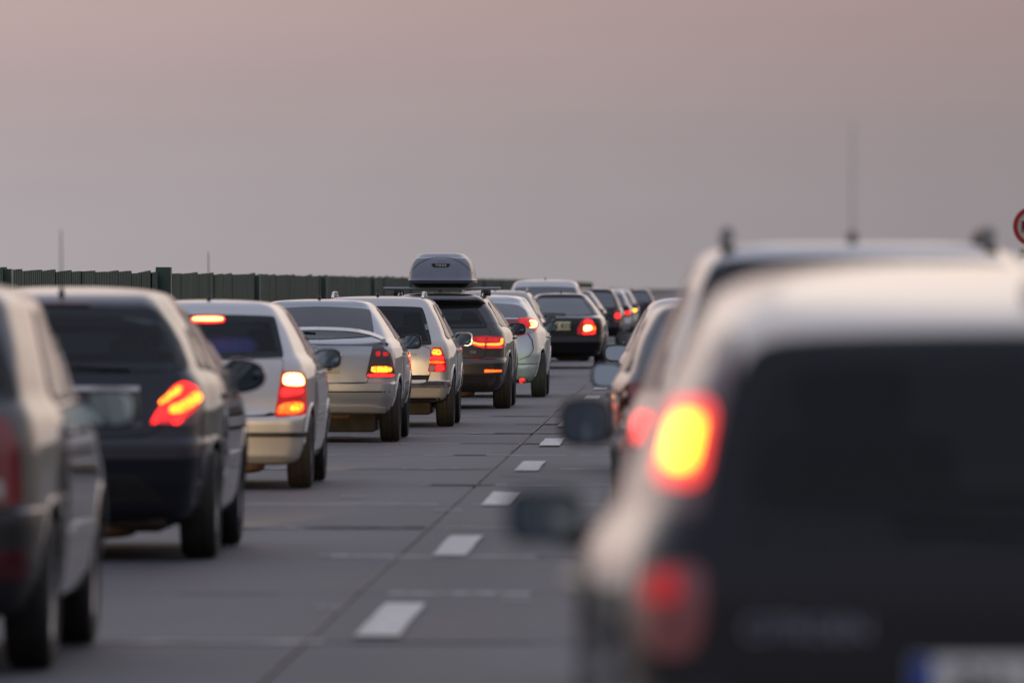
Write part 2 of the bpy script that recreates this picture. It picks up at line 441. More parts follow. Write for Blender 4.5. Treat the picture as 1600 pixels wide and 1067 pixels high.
def ring(k, name, outer, inner, parent, mr):
    V, Fc = [], []; n = len(outer); g = -1 if mr else 1
    for pl, dx in ((outer, .003), (inner, .0075)):
        for y, z in pl:
            hit = k.bvh.ray_cast(Vector((3, y, z)), Vector((-1, 0, 0)))[0] or k.bvh.find_nearest(Vector((1, y, z)))[0]
            V.append((g * (hit.x + dx), hit.y, hit.z))
    for i in range(n): Fc.append((i, (i + 1) % n, n + (i + 1) % n, n + i) if mr else (i, n + i, n + (i + 1) % n, (i + 1) % n))
    return frompy(name, V, Fc, BLK, parent)
class Car:
    def __init__(s, name, label, cat, X, d, spec, pm, group=None, rz=0, tunnel=True, simple_=False):
        s.c = spec; s.X, s.d = X, d; s.root = empty(name, (X, d, 0), rz); tag(s.root, label, cat, group)
        s.sc = F_PX / d; s.cx = VPX + X * s.sc; s.vx = X / d; s.pm = pm; s.simple = simple_
        V, Fc = body_mesh(spec)
        s.bvh = BVHTree.FromPolygons([Vector(v) for v in V], Fc)
        me = bpy.data.meshes.new('body'); me.from_pydata(V, [], Fc); me.update()
        me.materials.append(pm); me.materials.append(INT); me.materials.append(spec.get('cladmat', BLK))
        s.body = link('body', me, None, s.root, sharp=40)
        lo = spec.get('cladding')
        if lo:
            for p in me.polygons:
                if p.center.z < lo and (p.center.y < .75 or 'cladmat' in spec): p.material_index = 2
        s.cut = []
    # photograph trace -> metres on the rear plane of this car
    def tr(s, pts, depth=0.0):
        k = F_PX / (s.d + depth)
        cx = VPX + s.X * k
        return [((px - cx) / k, CAM_H - (py - VPY) / k) for px, py in pts]
    def patch(s, name, poly, m, parent=None, off=.004, th=.008, side='rear', mirror=False, vx=None, step=.05, sharp=35):
        parent = parent or s.root
        bm = bmesh.new(); vs_ = [bm.verts.new((u, v, 0)) for u, v in poly]
        try: bm.faces.new(vs_)
        except ValueError: bm.free(); return None
        us = [p[0] for p in poly]; ws = [p[1] for p in poly]
        for ax, a, b in ((0, min(us), max(us)), (1, min(ws), max(ws))):
            k = math.floor(a / step) + 1
            while k * step < b - 1e-4:
                co = Vector((0, 0, 0)); no = Vector((0, 0, 0)); co[ax] = k * step; no[ax] = 1
                bmesh.ops.bisect_plane(bm, geom=list(bm.verts) + list(bm.edges) + list(bm.faces), plane_co=co, plane_no=no, dist=1e-5)
                k += 1
        if vx is None: vx = 0
        nr = {}
        for v in bm.verts:
            u, w = v.co.x, v.co.y
            if side == 'rear': o, d, near = Vector((u - 2 * vx, -2, w)), Vector((vx, 1, 0)).normalized(), Vector((u, 0, w))
            elif side == 'front': o, d, near = Vector((u, s.c['L'] + 2, w)), Vector((0, -1, 0)), Vector((u, s.c['L'] * .6, w))
            elif side == 'top': o, d, near = Vector((u, w, 4)), Vector((0, 0, -1)), Vector((u, w, s.c['H']))
            else: o, d, near = Vector((3, u, w)), Vector((-1, 0, 0)), Vector((1, u, w))
            hit, n, _, _ = s.bvh.ray_cast(o, d)
            if hit is None: hit, n, _, _ = s.bvh.find_nearest(near)
            if n.dot(d) > 0: n = -n
            nr[v] = n; v.co = hit + n * off
        bm.normal_update()
        dd = {'rear': Vector((0, 1, 0)), 'front': Vector((0, -1, 0)), 'top': Vector((0, 0, -1))}.get(side, Vector((-1, 0, 0)))
        fl = [f for f in bm.faces if f.normal.dot(dd) > 0]
        if len(fl) * 2 > len(bm.faces): bmesh.ops.reverse_faces(bm, faces=bm.faces)
        be = [e for e in bm.edges if e.is_boundary]
        base = {}
        r = bmesh.ops.extrude_edge_only(bm, edges=be)
        nv = [g for g in r['geom'] if isinstance(g, bmesh.types.BMVert)]
        for v in nv:
            q = min((e.other_vert(v) for e in v.link_edges), key=lambda t: (t.co - v.co).length)
            if q in nr: base[v] = nr[q]
        for v in nv: v.co -= base.get(v, Vector((0, 0, 0))) * (th + off * .5)
        if mirror:
            for v in bm.verts: v.co.x = -v.co.x
            bmesh.ops.reverse_faces(bm, faces=bm.faces)
        return frombm(name, bm, m, parent, sharp=sharp)
    def pair(s, name, poly, m, **k):
        a = s.patch(name, poly, m, **k); b = s.patch(name, poly, m, mirror=True, **k)
        return a, b
    def surf(s, x, z):
        hit, n, _, _ = s.bvh.ray_cast(Vector((x, -2, z)), Vector((0, 1, 0)))
        return hit if hit else Vector((x, 0, z))
    def side_x(s, y, z):
        hit, n, _, _ = s.bvh.ray_cast(Vector((3, y, z)), Vector((-1, 0, 0)))
        if hit is None: hit = s.bvh.find_nearest(Vector((1, y, z)))[0]
        return hit.x
    def top_z(s, x, y):
        hit, n, _, _ = s.bvh.ray_cast(Vector((x, y, 4)), Vector((0, 0, -1)))
        return hit.z if hit else s.c['H']
    # ---- assemblies
    def rear_window(s, half, seal=.03, tint=GT, tunnel=True, depth=.3, frit=None, extra_dx=0):
        outer = chaikin(mirror_half(half), 2)
        if tunnel:
            hole = chaikin(grow(mirror_half(half), -seal), 2); inner = chaikin(grow(mirror_half(half), -seal - .014), 2)
            s.hole = hole
            s.cut.append(prism(hole, 'y', -1, s.c['L'] + 1))
            g = s.patch('rear_window', outer, tint, off=.006, th=.004)
            # black seal: ring between the hole and the edge of the glass
            n = len(outer); K = 5
            V, Fc = [], []
            for q in range(K):
                for (xo, zo), (xi, zi) in zip(outer, inner):
                    h = s.surf(xo + (xi - xo) * q / (K - 1), zo + (zi - zo) * q / (K - 1)); V.append((h.x, h.y - .0025, h.z))
            for q in range(K - 1):
                for i in range(n): Fc.append((q * n + i, q * n + (i + 1) % n, q * n + n + (i + 1) % n, q * n + n + i))
            frompy('seal', V, Fc, BLK, g)
            ws = [(x * 1.03, z) for x, z in hole]
            zmx = s.c['H'] - .07
            ws = [(x, min(z + .01, zmx)) for x, z in ws]
            s.patch('windscreen', ws, GC, off=.004, th=.004, side='front')
        else:
            g = s.patch('rear_window', outer, OPG, off=.004, th=.006)
        return g
    def seats(s, y_front=1.95, y_rear=.95, zt=1.18, hx=.36):
        z0 = min(z for _, z in s.hole) + .005; zt = min(zt, max(z for _, z in s.hole) - .03)
        for sx in (-1, 1):
            st = blob('seat', (sx * hx, y_front, (z0 + zt - .12) / 2), (.23, .07, (zt - .12 - z0) / 2), SEAT, s.root, .45, 14, 8)
            blob('headrest', (sx * hx, y_front, zt - .04), (.13, .05, .075), SEAT, st, .5, 14, 8)
        rb = blob('rear_bench', (0, y_rear, z0 + .03), (.52, .06, .03), SEAT, s.root, .4, 14, 8)
        for x in (-.36, .36): blob('headrest', (x, y_rear, z0 + .09), (.12, .05, .055), SEAT, rb, .5, 14, 8)
    def finish(s, yw=.75, wb=2.5, r=.305, tw=.195, track=None, rim=RIM, arch=True, cut=True):
        c = s.c; tx = track or (c['hw'] - .02)
        for y in (yw, yw + wb):
            if arch and not s.simple:
                n = 28; ra = r + .045
                for sx in (-1, 1):
                    pl = [(y + ra * math.cos(2 * math.pi * k / n), r + ra * math.sin(2 * math.pi * k / n)) for k in range(n)]
                    a, b = (tx - .26, 1.3) if sx > 0 else (-1.3, -(tx - .26))
                    s.cut.append(prism(pl, 'x', a, b, 2))
            if not s.simple and arch:
                for sx in (-1, 1):
                    pts = []
                    for k in range(19):
                        a = math.pi * (-.08 + 1.16 * k / 18); yy, zz = y + (r + .062) * math.cos(a), r + (r + .062) * math.sin(a)
                        if zz > c['zb'] + .09: pts.append((sx * (s.side_x(yy, zz) - .006), yy, zz))
                    tube('wheel_arch', pts, .015, c.get('cladmat', s.pm), s.root, 8)
            for sx in (-1, 1):
                w = empty('wheel', (sx * (tx - tw / 2), y, r)); w.parent = s.root
                h = tw / 2
                prof = [(-h * .8, r * .66), (-h, r * .74), (-h * 1.03, r * .86), (-h * .93, r * .95), (-h * .75, r * .99), (-h * .3, r), (-h * .27, r - .007), (-h * .22, r - .007), (-h * .19, r),
                        (h * .19, r), (h * .22, r - .007), (h * .27, r - .007), (h * .3, r), (h * .75, r * .99), (h * .93, r * .95), (h * 1.03, r * .86), (h, r * .74), (h * .8, r * .66)]
                lathe_x('tyre', prof, RUB, w, 40)
                if s.simple: continue
                bm = bmesh.new()
                o = sx * h
                for k in range(5):
                    box_bm(bm, o * .55 - .012, o * .55 + .012, -.028, .028, .03, r * .66, .006, Matrix.Rotation(2 * math.pi * k / 5, 4, 'X'))
                rm = frombm('rim', bm, rim, w)
                lathe_x('rim_barrel', [(-h * .8, r * .66), (-h * .75, r * .62), (h * .75, r * .62), (h * .8, r * .66), (h * .86, r * .68)] if sx > 0 else [(h * .8, r * .66), (h * .75, r * .62), (-h * .75, r * .62), (-h * .8, r * .66), (-h * .86, r * .68)], rim, rm, 32)
                lathe_x('hub', [(o * .5, .0), (o * .62, .03), (o * .55, .06), (o * .3, .065)], rim, rm, 20)
        if s.cut and cut: carve(s.body, s.cut)
        # underside: axle beam, tank, exhaust box, hung below the floor
        z0 = c['zb']
        if not s.simple:
            bm = bmesh.new()
            box_bm(bm, -tx + .2, tx - .2, yw - .05, yw + .05, r - .09, r - .0, .02)
            box_bm(bm, -.5, .15, yw + .25, yw + .95, z0 - .03, z0 + .06, .03)
            box_bm(bm, -.62, .62, .22, 3.2, z0 + .005, z0 + .12, .02)
            if c.get('under'): box_bm(bm, -.60, .60, .30, 1.6, z0 - c['under'], z0 + .05, .03)
            frombm('axle', bm, UND, s.root)
            ex = blob('exhaust_box', (.18, .42, z0 + .0), (.27, .13, .07), RUST, s.root, .6)
            tube('exhaust_pipe', [(-.38, .16, z0 + .02), (-.38, .5, z0 + .03), (-.1, .5, z0 + .03)], .024, RUST, ex, 10)
    def doors(s, y0, y1, y2, zlow=.28, quarter=None, wtop=None, ymin_w=None, ymax_w=None, handle=True):
        """Rear door y0-y1, front door y1-y2, side glass above the belt on both sides."""
        c = s.c; b = c['belt']; top = (wtop or c['H'] - c.get('edge', .09) - .03)
        for (ya, yb, nm) in ((y0, y1, 'door'), (y1, y2, 'door')):
            a = .13 if ya == y0 else 0
            poly = [(ya + .006, b - .01), (ya + a + .006, zlow + .12 if a else zlow), (ya + a + .06, zlow), (yb - .006, zlow), (yb - .006, b - .01)]
            for mr in (False, True):
                s.patch('door_gap', grow(poly, .007), GAP, side='side', mirror=mr, off=.0012, th=.004, step=.2)
                dr = s.patch(nm, poly, s.pm, side='side', mirror=mr, off=.004, th=.004, step=.09)
                if handle:
                    yh, zh = ya + .1, b - .11; x = s.side_x(yh + .08, zh); g = -1 if mr else 1
                    box('door_handle', g * x - .01, g * x + g * .03 if g > 0 else g * x + .01, yh, yh + .17, zh - .014, zh + .014, s.pm, dr, .006) if g > 0 else box('door_handle', -x - .03, -x + .01, yh, yh + .17, zh - .014, zh + .014, s.pm, dr, .006)
        k = (c.get('rake', 1.0)) / (c['H'] - c.get('edge', .09) - b)
        yA = c['L'] - c.get('cowl', 1.1)
        fr = [(y1 + .03, b + .03), (yA - .40, b + .03), (yA - .36 - k * (top - b - .03), top), (y1 + .03, top)]
        if fr[2][0] < y1 + .1: fr[2] = (y1 + .1, top)
        re = [(y0 - .02, b + .03), (y1 - .03, b + .03), (y1 - .03, top), (y0 + .18, top), (y0 + .02, b + .2)]
        lst = [fr, re]
        if quarter: lst.append(quarter)
        tun = bool(s.cut)
        for pl in lst:
            raw = pl; pl = chaikin(raw, 1, .1); inn = chaikin(grow(raw, -.02), 1, .1); out = chaikin(grow(raw, .018), 1, .1)
            if tun: s.cut.append(prism(inn, 'x', -1.5, 1.5))
            for mr in (False, True):
                w = s.patch('side_window', pl, GT if tun else SIDEG, side='side', mirror=mr, off=.005, th=.005, step=.12)
                
                ring(s, 'seal', out, inn, w, mr)
        tr = [(y0 + .25, b - .42), (y2 - .05, b - .42), (y2 - .05, b - .37), (y0 + .25, b - .37)]
        if c.get('rubstrip'):
            for mr in (False, True): s.patch('rub_strip', tr, c['rubstrip'], side='side', mirror=mr, off=.014, th=.012, step=.2)
    def mirrors(s, y, z, out=1.0, size=(.115, .07, .085), m=BLK, e=.55, tilt=0, tint=MIRR, shape=None):
        for sx in (-1, 1):
            x = sx * (out - size[0]); bx = s.side_x(y + .05, z - .05)
            h = blob('mirror', (x, y, z), size, m, s.root, e, 20, 12, ymin=-size[1] * .45, squash=(lambda px, py, pz, sx=sx: shape(px, py, pz, sx)) if shape else None)
            tube('mirror_arm', [(sx * (bx - .02), y + .06, z - .06), (sx * (abs(x) - size[0] * .3), y + .01, z - .04)], .03, BLK, h, 8, .022)
            # glass plate
            n = 24; V = []
            for k in range(n):
                a = 2 * math.pi * k / n
                px = size[0] * .84 * math.copysign(abs(math.cos(a)) ** e, math.cos(a)); pz = size[2] * .82 * math.copysign(abs(math.sin(a)) ** e, math.sin(a))
                py = -size[1] * .45 - .003
                if shape: px, py, pz = shape(px, py, pz, sx)
                py -= pz * (.075 - tilt) + px * sx * .05
                V.append((x + px, y + py - .012, z + pz))
            V2 = [(a, b + .016, c_) for a, b, c_ in V]
            frompy('mirror_glass', V + V2, [tuple(range(n))] + [(i, n + i, n + (i + 1) % n, (i + 1) % n) for i in range(n)], tint, h, smooth=False)
    def antenna(s, y, length, lean=.35, x=0, base=.018, whip=.005):
        z = s.top_z(x, y); 
        b = blob('antenna', (x, y, z + .012), (base, base * 1.6, .03), BLK, s.root, 1.0, 12, 8)
        if length: tube('whip', [(x, y, z + .02), (x, y - lean * length, z + length)], whip, BLK, b, 6, whip * .6)
    def light(s, outline, lamps, lens=LENS, q=.2, both=True, depth=0.0, name='tail_light', off=.012, lampoff=.016):
        """Rear lamp cluster traced on the right-hand side, mirrored to the left; lamps: (outline, material, name)."""
        o = chaikin(s.tr(outline, depth), 2, q)
        for mr in ((False, True) if both else (False,)):
            g = s.patch(name, o, lens, mirror=mr, vx=s.vx, off=off, th=.012, step=.03)
            for pl, m, *lo in lamps:
                s.patch('lamp', chaikin(s.tr(pl, depth), 2, .2), m, parent=g, mirror=mr, vx=s.vx, off=lo[0] if lo else lampoff + .004, th=.004, step=.03)
    def tailgate(s, half, gap=.007, m=None):
        p = chaikin(mirror_half(half), 2, .12)
        s.patch('tailgate_gap', grow(p, gap), GAP, off=.0015, th=.004, step=.1)
        return s.patch('tailgate', p, m or s.pm, off=.005, th=.005, step=.05)
    def strip(s, name, half, m, off=.012, th=.012, parent=None):
        return s.patch(name, mirror_half(half), m, off=off, th=th, parent=parent)
    def plate(s, x, z, txt, tilt=0, w=.52, h=.11, blue=True, lit=None, off=.02, m=None):
        p = s.surf(x, z); y = p.y - off
        g = box('number_plate', x - w / 2, x + w / 2, y - .004, y + .004, z - h / 2, z + h / 2, m or PLATE, s.root, .003)
        if blue: box('blue_band', x - w / 2 + .002, x - w / 2 + .044, y - .0062, y - .002, z - h / 2 + .002, z + h / 2 - .002, PBLUE, g)
        lettering('plate_lettering', txt, h * .82, (x + .02, y - .006, z), INK, g, ext=.0015)
        return g
    def rails(s, y0, y1, m, x=None, h=.05, feet=3, r=.014):
        for sx in (-1, 1):
            xx = sx * x; pts = []
            n = 10
            for k in range(n + 1):
                t = k / n; y = y0 + (y1 - y0) * t
                e = 1 - max(0, 1 - t / .12) ** 2 - max(0, 1 - (1 - t) / .12) ** 2
                pts.append((xx, y, s.top_z(xx, y) + .005 + h * e))
            bm = bmesh.new(); tube_bm(bm, pts, r, 10)
            for k in range(feet):
                y = y0 + (y1 - y0) * (.13 + .74 * k / (feet - 1)); z = s.top_z(xx, y)
                box_bm(bm, xx - .012, xx + .012, y - .05, y + .05, z - .01, z + h, .006)
            frombm('roof_rail', bm, m, s.root)
    def wiper(s, z, x0=-.32, x1=.1, m=BLK):
        a, b = s.surf(x0, z + .01), s.surf(x1, z)
        tube('wiper', [(x1, b.y - .02, z), (x0, a.y - .025, z + .02)], .009, m, s.root, 6, .006)
    def headlights(s, power, col=(1, .68, .32), cutoff=-.3):
        L = s.c['L']
        for sx in (-1, 1):
            pl = [(.42, .60), (.68, .62), (.70, .72), (.46, .70)]
            s.patch('headlight', pl, E_HL, side='front', mirror=(sx < 0), off=.01, th=.01, step=.06)
            ld = bpy.data.lights.new('headlight_beam', 'SPOT'); ld.energy = power; ld.color = col; ld.shadow_soft_size = .05
            ld.spot_size = R(13); ld.spot_blend = .5
            o = bpy.data.objects.new('headlight_beam', ld); COL.objects.link(o); o.parent = s.root
            o.location = (sx * .58, L + .06, .66)
            o.rotation_euler = (R(90 - 5.2 + cutoff), 0, R(0))

# ================================================================== SETTING
def concrete(name, col, dark=.0):
    m, nt, b = mat(name); N, L = nt.nodes, nt.links
    tc = N.new('ShaderNodeTexCoord'); geo = N.new('ShaderNodeNewGeometry'); oi = N.new('ShaderNodeObjectInfo')
    n1 = N.new('ShaderNodeTexNoise'); n1.inputs['Scale'].default_value = .8; n1.inputs['Detail'].default_value = 8; n1.inputs['Roughness'].default_value = .7
    mp = N.new('ShaderNodeMapping'); mp.inputs['Scale'].default_value = (1.6, .22, 1); L.new(geo.outputs['Position'], mp.inputs[0]); L.new(mp.outputs[0], n1.inputs['Vector'])
    n2 = N.new('ShaderNodeTexNoise'); n2.inputs['Scale'].default_value = 60; n2.inputs['Detail'].default_value = 3; L.new(geo.outputs['Position'], n2.inputs['Vector'])
    # tyre tracks: two darker bands in each lane
    sep = N.new('ShaderNodeSeparateXYZ'); L.new(geo.outputs['Position'], sep.inputs[0])
    wv = N.new('ShaderNodeMath'); wv.operation = 'MULTIPLY_ADD'; wv.inputs[1].default_value = 2 * math.pi / 1.9; wv.inputs[2].default_value = 1.2; L.new(sep.outputs['X'], wv.inputs[0])
    cs = N.new('ShaderNodeMath'); cs.operation = 'COSINE'; L.new(wv.outputs[0], cs.inputs[0])
    a = N.new('ShaderNodeMath'); a.operation = 'MULTIPLY_ADD'; a.inputs[1].default_value = .10; a.inputs[2].default_value = .45; L.new(cs.outputs[0], a.inputs[0])
    b1 = N.new('ShaderNodeMath'); b1.operation = 'MULTIPLY_ADD'; b1.inputs[1].default_value = 1.0; L.new(n1.outputs[0], b1.inputs[0]); L.new(a.outputs[0], b1.inputs[2])
    b2 = N.new('ShaderNodeMath'); b2.operation = 'MULTIPLY_ADD'; b2.inputs[1].default_value = .22; L.new(n2.outputs[0], b2.inputs[0]); L.new(b1.outputs[0], b2.inputs[2])
    b3 = N.new('ShaderNodeMath'); b3.operation = 'MULTIPLY_ADD'; b3.inputs[1].default_value = .24; L.new(oi.outputs['Random'], b3.inputs[0]); L.new(b2.outputs[0], b3.inputs[2])
    b4 = N.new('ShaderNodeMath'); b4.operation = 'SUBTRACT'; b4.inputs[1].default_value = .15; L.new(b3.outputs[0], b4.inputs[0])
    s = N.new('ShaderNodeVectorMath'); s.operation = 'SCALE'; s.inputs[0].default_value = col; L.new(b4.outputs[0], s.inputs['Scale'])
    L.new(s.outputs[0], b.inputs['Base Color'])
    rr = N.new('ShaderNodeMapRange'); rr.inputs['To Min'].default_value = .52; rr.inputs['To Max'].default_value = .78; L.new(n1.outputs[0], rr.inputs['Value']); L.new(rr.outputs[0], b.inputs['Roughness'])
    bp = N.new('ShaderNodeBump'); bp.inputs['Strength'].default_value = .35; bp.inputs['Distance'].default_value = .006; L.new(n2.outputs[0], bp.inputs['Height']); L.new(bp.outputs[0], b.inputs['Normal'])
    b.inputs['Specular IOR Level'].default_value = .35
    return m
CON = concrete('concrete', (.067, .070, .0795))
ASP = simple('asphalt', (.06, .06, .062), .8, noise=.25, nscale=3)
GRASS = simple('verge_grass', (.05, .06, .03), .9, noise=.5, nscale=2)
SEALD = simple('bitumen_seal', (.035, .034, .034), .6, noise=.3, nscale=6)
SEALJ = simple('joint_filler', (.05, .05, .052), .6, noise=.3, nscale=6)
SEALL = simple('pale_joint', (.34, .325, .31), .7, noise=.3, nscale=5)
WHITE = simple('road_paint', (.50, .48, .45), .65, noise=.34, nscale=14)

ground = frompy('ground', [(-4000, -500, -.14), (4000, -500, -.14), (4000, 7000, -.14), (-4000, 7000, -.14)], [(0, 1, 2, 3)], GRASS, smooth=False)
tag(ground, kind='structure')
def slab_mesh(w, l, h=.2, bev=.012):
    bm = bmesh.new(); box_bm(bm, -w / 2, w / 2, -l / 2, l / 2, -h, 0)
    es = [e for e in bm.edges if all(v.co.z > -.01 for v in e.verts)]
    bmesh.ops.bevel(bm, geom=es, offset=bev, segments=1, affect='EDGES')
    me = bpy.data.meshes.new('concrete_slab'); bm.to_mesh(me); bm.free(); me.materials.append(CON)
    return me
# the carriageway: base sheet under the slabs, then slabs one by one where they can be told apart
road = frompy('road', [(-6.1, -300, -.1), (5.3, -300, -.1), (5.3, 6000, -.1), (-6.1, 6000, -.1)], [(0, 1, 2, 3)], SEALD, smooth=False)
tag(road, kind='structure')
J0, JL = 39.05, 6.18
colx = [(-5.95, -1.704), (-1.696, 2.42), (2.46, 5.2)]
for (xa, xb) in colx:
    me = slab_mesh(xb - xa, JL - .016)
    for k in range(-3, 13):
        o = bpy.data.objects.new('concrete_slab', me); COL.objects.link(o); o.parent = road
        o.location = ((xa + xb) / 2, J0 + JL * (k + .5), random.uniform(-.003, .003))
        o.rotation_euler = (random.uniform(-.0004, .0004), random.uniform(-.0005, .0005), 0)
y0 = J0 + JL * 13
V, Fc = [], []
for (xa, xb) in colx:
    for k in range(0, 60):
        ya, yb = y0 + JL * k + .015, y0 + JL * (k + 1) - .015; z = random.uniform(-.002, .002); i = len(V)
        V += [(xa, ya, z), (xb, ya, z), (xb, yb, z), (xa, yb, z)]; Fc.append((i, i + 1, i + 2, i + 3))
    for ya, yb in ((-300, J0 - 3 * JL - .02), (y0 + JL * 60, 6000)):
        i = len(V); V += [(xa, ya, 0), (xb, ya, 0), (xb, yb, 0), (xa, yb, 0)]; Fc.append((i, i + 1, i + 2, i + 3))
far = frompy('concrete_paving', V, Fc, CON, road, smooth=False); far['kind'] = 'stuff'
# joints: pale spalled edges across the slabs, dark bitumen along the lane joint and in patches
def flat(name, pts, m, z, parent=road, jag=0):
    n = len(pts)
    return frompy(name, [(x, y, z) for x, y in pts], [tuple(range(n))], m, parent, smooth=False)
def ragged(x0, x1, yc, w, n=14, a=.5):
    up = [(x0 + (x1 - x0) * k / n, yc + w / 2 * (1 - a * random.random())) for k in range(n + 1)]
    dn = [(x0 + (x1 - x0) * k / n, yc - w / 2 * (1 - a * random.random())) for k in range(n + 1)]
    return dn + up[::-1]
for k in range(-2, 26):
    yj = J0 + JL * k
    x = -5.9
    while x < 2.2:
        ln = random.uniform(.35, 2.2)
        if random.random() < .74:
            flat('joint_edge', ragged(x, min(x + ln, 2.3), yj + random.uniform(-.04, .04), random.uniform(.12, .42), a=.8), SEALL, .0045)
        x += ln + random.uniform(.0, .35)
for k, (xa, xb, w) in {0: (-1.5, -.7, .10), 3: (-2.5, -1.68, .30), 2: (-.9, .3, .28), 5: (-2.05, -1.55, .35), 8: (-2.3, -1.4, .3), 9: (-2.1, -1.2, .4), 7: (-2.2, -1.9, .35), 10: (-2.0, -1.3, .45), 11: (-2.4, -1.5, .5), 1: (-2.6, -2.1, .12)}.items():
    flat('bitumen_patch', ragged(xa, xb, J0 + JL * k, w), SEALD, .0085)
for k in range(-3, 20):
    ya, yb = J0 + JL * k + .1, J0 + JL * (k + 1) - .1
    if k in (4, 6, 12): yb = ya + 3.0
    if k == 7: ya += 2
    if k > 4 and random.random() < .35: continue
    w = random.uniform(.008, .014) if k > 2 else random.uniform(.014, .022); n = 12
    l = [(-1.70 - w * random.uniform(.5, 1), ya + (yb - ya) * i / n) for i in range(n + 1)]
    r = [(-1.70 + w * random.uniform(.5, 1), ya + (yb - ya) * i / n) for i in range(n + 1)]
    flat('joint_seal', l[::-1] + r if False else r + l[::-1], SEALJ, .0085)
for x0, x1, yy in ((-2.16, -1.98, 51.6), (-1.95, -1.72, 51.5), (-.95, -.8, 44.3), (-1.8, -1.6, 62.0), (-2.6, -2.4, 66.0)):
    flat('worn_spot', ragged(x0, x1, yy, .25, 8), SEALL, .006)
for i in range(26):
    yy = random.uniform(36, 100); xx = random.choice((-3.5, .4)) + random.gauss(0, .28)
    if xx < -1.9 or xx > -.9: flat('oil_stain', ragged(xx - random.uniform(.05, .22), xx + random.uniform(.05, .22), yy, random.uniform(.2, .9), 9, .8), SEALJ, .0052)
for i in range(16):
    yy = random.uniform(37, 105); xx = random.uniform(-5.2, -.4)
    flat('worn_spot', ragged(xx - random.uniform(.04, .2), xx + random.uniform(.04, .2), yy, random.uniform(.08, .3), 9, .8), SEALL if i % 3 == 0 else SEALJ, .0058)
# lane dashes
DP, D0 = 11.85, 41.55
for k in range(-2, 40):
    yc = D0 + DP * k
    if yc < 6: continue
    n = 6
    r = [(-1.40 + .10 + random.uniform(-.006, .004), yc - 2.05 + 4.1 * i / n) for i in range(n + 1)]
    l = [(-1.40 - .10 + random.uniform(-.004, .006), yc - 2.05 + 4.1 * i / n) for i in range(n + 1)]
    o = flat('lane_dash', r + l[::-1], WHITE, .0125)
for x in (-5.45, 2.75):
    flat('edge_line', [(x - .08, -200), (x + .08, -200), (x + .08, 1500), (x - .08, 1500)], WHITE, .0125)
# opposite carriageway beyond the screen
opp = frompy('opposite_road', [(-21, -300, -.12), (-8.4, -300, -.12), (-8.4, 6000, -.12), (-21, 6000, -.12)], [(0, 1, 2, 3)], ASP, smooth=False); tag(opp, kind='structure')
verge = frompy('shoulder', [(5.3, -300, -.06), (7.0, -300, -.12), (7.0, 6000, -.12), (5.3, 6000, -.06)], [(0, 1, 2, 3)], ASP, smooth=False); tag(verge, kind='structure')

# ------------------------------------------------------------------ green screen fence on the median
FGR = simple('fence_green', (.023, .060, .042), .55, noise=.35, nscale=2.2)
FGR2 = simple('fence_post_green', (.02, .05, .034), .5, noise=.2, nscale=4)
fence = empty('screen_fence', (-7.0, 0, 0)); tag(fence, 'long dark green corrugated screen fence standing behind the left row of cars', 'fence')
def fence_panel(y0, y1, zt0, zt1, seed):
    rn = random.Random(seed); V, Fc = [], []; y = y0; pts = []
    while y < y1 - .01:
        p = .30
        pts += [(y, 0), (y + .15, 0), (y + .18, .018), (y + .27, .018)]; y += p
    pts = [(min(a, y1), b) for a, b in pts] + [(y1, 0)]
    for a, b in pts:
        t = (a - y0) / (y1 - y0); zt = zt0 + (zt1 - zt0) * t
        V += [(b, a, .35), (b, a, zt), (b - .03, a, .35), (b - .03, a, zt)]
    for i in range(len(pts) - 1):
        q = 4 * i; r = q + 4
        Fc += [(q, r, r + 1, q + 1), (q + 2, q + 3, r + 3, r + 2), (q + 1, r + 1, r + 3, q + 3)]
    return V, Fc
y = 44.0; k = 0; V0, F0 = [], []
while y < 620:
    ln = random.choice((2.2, 2.4, 2.0, 2.6)); rise = random.uniform(.005, .035)
    b = 1.712 + .0004 * min(y - 90, 250) + random.uniform(-.008, .010) + (.022 if y < 90.5 else 0) - (.03 if y < 78 else 0)
    V, Fc = fence_panel(y + .02, y + ln - .02, b, b + rise, k)
    dx = random.uniform(-.02, .02)
    if y < 215:
        o = frompy('panel', V, Fc, FGR, fence, smooth=False); o.location.x = dx
    else:
        i = len(V0); V0 += [(a + dx, b_, c) for a, b_, c in V]; F0 += [tuple(q + i for q in f) for f in Fc]
    y += ln; k += 1
o = frompy('panel', V0, F0, FGR, fence, smooth=False); o['kind'] = 'stuff'
for k in range(14):
    yy = 116.7 + 26 * (k - 3)
    h = 1.805 if k == 3 else 1.73
    w = .10 if k == 3 else .05
    box('post', .0, 2 * w, yy - .12, yy + .12, -.3, h, FGR2, fence, .006)
kerb = box('concrete_kerb', -.25, .25, 40, 620, -.3, .34, CON, fence, .03)

